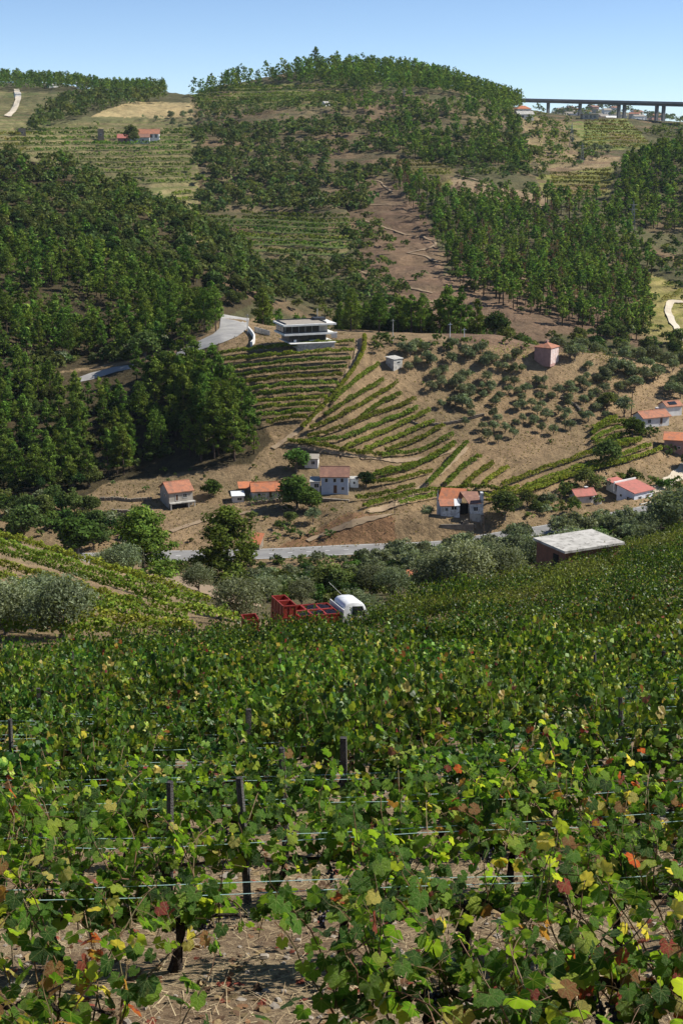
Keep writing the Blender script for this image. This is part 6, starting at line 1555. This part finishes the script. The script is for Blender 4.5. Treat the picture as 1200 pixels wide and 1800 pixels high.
# truck with crates ------------------------------------------------------------------------
RED = weathered('red_plastic_crate', (.30,.035,.022), (.23,.028,.02), 3, .5, (.36,.10,.07), 9, spec=.4)
TYRE = plain('black_rubber', (.02,.02,.02), .8); CABW = plain('white_truck_paint', (.78,.79,.80), .25, .5); RUST = weathered('rusty_steel', (.20,.07,.04), (.12,.05,.035), 5, .8)
P0 = at_y(552, 1118, 86); TR0 = Vector((P0.x, P0.y, 0)); TR0.z = float(s_of(1052))*86-1.75-.62; TRZ = math.radians(22)
TM = Matrix.Translation(TR0)@Matrix.Rotation(TRZ, 4, 'Z')@Matrix.Rotation(math.radians(3), 4, 'Y')
tk = empty('flatbed_truck', (0, 0, 0)); tk.matrix_world = TM; tag(tk, 'white-cabbed flatbed truck loaded with red crates of grapes among the vines', 'truck')
m = MB(); m.box(-1.6, 1.45, -1.2, 1.2, .78, .90); m.box(-1.5, 3.0, -.35, .35, .5, .775); m.build('flatbed', RUST, tk)
m = MB(); m.box(1.46, 1.52, -1.2, 1.2, .78, 1.85); m.build('headboard', WFR, tk)
# cab: a rounded shell swept from a side profile
prof = [(1.62,.55),(1.60,1.2),(1.60,1.78),(1.66,2.02),(1.82,2.16),(2.15,2.22),(2.6,2.2),(2.88,2.12),(3.02,1.98),(3.3,1.42),(3.42,1.22),(3.5,1.02),(3.52,.55)]
m = MB(); sec = [(-.98, .12), (-.96, .05), (-.90, 0), (.90, 0), (.96, .05), (.98, .12)]
nv = len(prof); VVs = []
for (yy, ins) in [(-.98, .14), (-.955, .05), (-.88, .0), (.88, .0), (.955, .05), (.98, .14)]:
    cx, cz = 2.5, 1.2
    for (x, z_) in prof:
        sc_ = 1-ins*.9/1.0 if z_ > .6 else 1
        tumble = max(0, z_-1.25)*.12*(1 if yy > 0 else -1)
        VVs.append((cx+(x-cx)*(1-ins*.5), yy-tumble, (cz+(z_-cz)*(1-ins*.5)) if z_ > .6 else z_))
fs = []
for s in range(5):
    for k in range(nv-1): fs.append((s*nv+k, s*nv+k+1, (s+1)*nv+k+1, (s+1)*nv+k))
fs.append(tuple(range(nv))[::-1]); fs.append(tuple(5*nv+k for k in range(nv)))
m.add(VVs, fs); m.build('cab', CABW, tk, True)
m = MB(); m.add([(3.06,-.78,1.93),(3.33,-.84,1.40),(3.33,.84,1.40),(3.06,.78,1.93)], [(0,1,2,3)], 0, Matrix.Translation((.015,0,.012))); m.build('windscreen', DARK, tk)
for s in (-1, 1):
    yy = s*.995; q = [(2.15, yy, 1.3), (3.12, yy, 1.3), (2.88, s*.935, 1.92), (2.2, s*.935, 1.95)]; m = MB(); m.add(q+[(a, b-s*.05, c) for a, b, c in q], [(0,1,2,3),(3,2,1,0),(0,4,5,1),(1,5,6,2),(2,6,7,3),(3,7,4,0)]); m.build('side_window', DARK, tk)
    m = MB(); m.box(2.05, 3.2, yy-.01, yy+.01, .62, 1.27); dd_ = m.build('door', CABW, tk); m = MB(); m.box(2.12, 2.26, yy-.03, yy+.03, 1.12, 1.16); m.build('handle', DARKF, dd_)
    m = MB(); m.box(3.08, 3.16, s*1.05-.04, s*1.05+.04, 1.35, 1.65); m.build('mirror', DARKF, tk)
    m = MB(); m.box(3.50, 3.55, s*.66-.14, s*.66+.14, .78, .95); m.build('headlight', WFR, tk)
    for x in (-.8, 2.75):
        w_ = MB(); w_.tube([(x, s*.86-.12, .38), (x, s*.86+.12, .38)], .38, 16); ww = w_.build('wheel', TYRE, tk); w_ = MB(); w_.tube([(x, s*.86-.13, .38), (x, s*.86+.13, .38)], .2, 12); w_.build('rim', METW, ww)
m = MB(); m.box(3.50, 3.6, -.95, .95, .42, .62); m.build('bumper', DARKF, tk)
m = MB(); m.tube([(2.1, .3, 2.2), (1.2, .9, 3.1)], .009, 5); m.build('aerial', WFR, tk)
def crate_mesh():
    m = MB(); w, d, h, t = .43, .53, .72, .035
    m.box(-w, w, -d, d, 0, t)
    for s in (-1, 1):
        m.box(-w, w, s*d-(t if s > 0 else 0), s*d+(0 if s > 0 else t), t, h)
        m.box(s*w-(t if s > 0 else 0), s*w+(0 if s > 0 else t), -d+t, d-t, t, h)
    rim = MB(); 
    for s in (-1, 1):
        rim.box(-w-.02, w+.02, s*(d+.0)-.03, s*(d+.0)+.03, h-.05, h+.02); rim.box(s*w-.03, s*w+.03, -d+.031, d-.031, h-.05, h+.02)
        for k in (-1, 0, 1): rim.box(k*w*.97-.025, k*w*.97+.025, s*(d+.012)-.02, s*(d+.012)+.02, .03, h-.051)
    for s in (-1, 1):
        for k in (-.5, .5): rim.box(s*(w+.012)-.02, s*(w+.012)+.02, k*d-.025, k*d+.025, .03, h-.051)
    return m.mesh('crate_body', RED), rim.mesh('rim', RED)
CB, CRm = crate_mesh()
def crate(M_, label, full, group='red grape crates on the truck'):
    e = empty('grape_crate', (0, 0, 0)); e.matrix_world = M_; link('body', CB, e); link('rim', CRm, e); tag(e, label, 'crate', group)
    if full:
        gm = MB(); r = np.random.RandomState(full); t_ = (1+5**.5)/2
        iv = unit(np.array([(1,0,0),(-1,0,0),(0,1,0),(0,-1,0),(0,0,1),(0,0,-1)], float)); fi = [(0,2,4),(2,1,4),(1,3,4),(3,0,4),(2,0,5),(1,2,5),(3,1,5),(0,3,5)]
        for k in range(420):
            x, y = r.uniform(-.37, .37), r.uniform(-.47, .47); z_ = .66+.05*math.sin(x*7+full)+.05*math.cos(y*6)+r.uniform(-.03, .05)
            gm.add([tuple(np.array([x, y, z_])+v*r.uniform(.02, .034)) for v in iv], fi)
        gm.box(-.39, .39, -.49, .49, .3, .62)
        g = gm.mesh('grapes', GRAPE); o = bpy.data.objects.new('grapes', g); COL.objects.link(o); o.matrix_world = M_; tag(o, 'heap of dark grapes in the '+label.replace(', full of grapes', ''), 'grapes', kind='stuff')
W_ = TM
for a, xx in enumerate((-1.05, -.12, .81)):
    for b_, yy in enumerate((-.56, .56)):
        lab = f'red crate in the {["front","back"][b_]} row of the load, {["left","middle","right"][a]}'
        crate(W_@Matrix.Translation((xx, yy, .905)), lab+', full of grapes', 0 if (a == 0 and b_ == 1) else 10+a*2+b_)
Ml = W_@Matrix.Translation((-2.15, 0, 0))
m = MB(); m.box(-.5, .5, -1.15, 1.15, .78, .90); [m.box(x-.03, x+.03, y-.03, y+.03, -.5, .78) for x in (-.45, .45) for y in (-1, 1)]
o = m.build('steel_stand', RUST); o.matrix_world = Ml; tag(o, 'rusty stand carrying the stacked empty crates behind the truck', 'stand')
for lv in range(2):
    for b_, yy in enumerate((-.56, .56)):
        crate(Ml@Matrix.Translation((0, yy, .905+lv*.75)), f'empty red crate, {["front","back"][b_]} one of the {["lower","upper"][lv]} pair stacked left of the load', 0, 'empty stacked red crates')
q = at_y(440, 1118, 82)
for lv in range(2):
    crate(Matrix.Translation((q.x, q.y, q.z+lv*.75+.05))@Matrix.Rotation(math.radians(14), 4, 'Z'), ['lower red crate hidden in the vines left of the truck', 'lone open red crate standing in the vines left of the truck'][lv], 0, 'red crates left of the truck')
# ------------------------------------------------------------------ the air over the valley
hz, nt, out = new_mat('thin_blue_air')
pv = N(nt, 'ShaderNodeVolumePrincipled'); pv.inputs['Color'].default_value = (.72, .85, 1.0, 1); pv.inputs['Density'].default_value = .00003; pv.inputs['Anisotropy'].default_value = .1
nt.links.new(pv.outputs[0], out.inputs['Volume'])
zlo = float(min(H.min(), -150))-1.0
m = MB(); m.box(-9500, 9500, -60, 9400, zlo, float(H.max())+45)
hzo = m.build('haze', hz); tag(hzo, 'thin blue air over the valley', 'haze', kind='stuff')
for o in SC.objects:
    if o.parent is None and o.get('label') and len(o['label'].split()) > 16: print('LONG', o['label'])
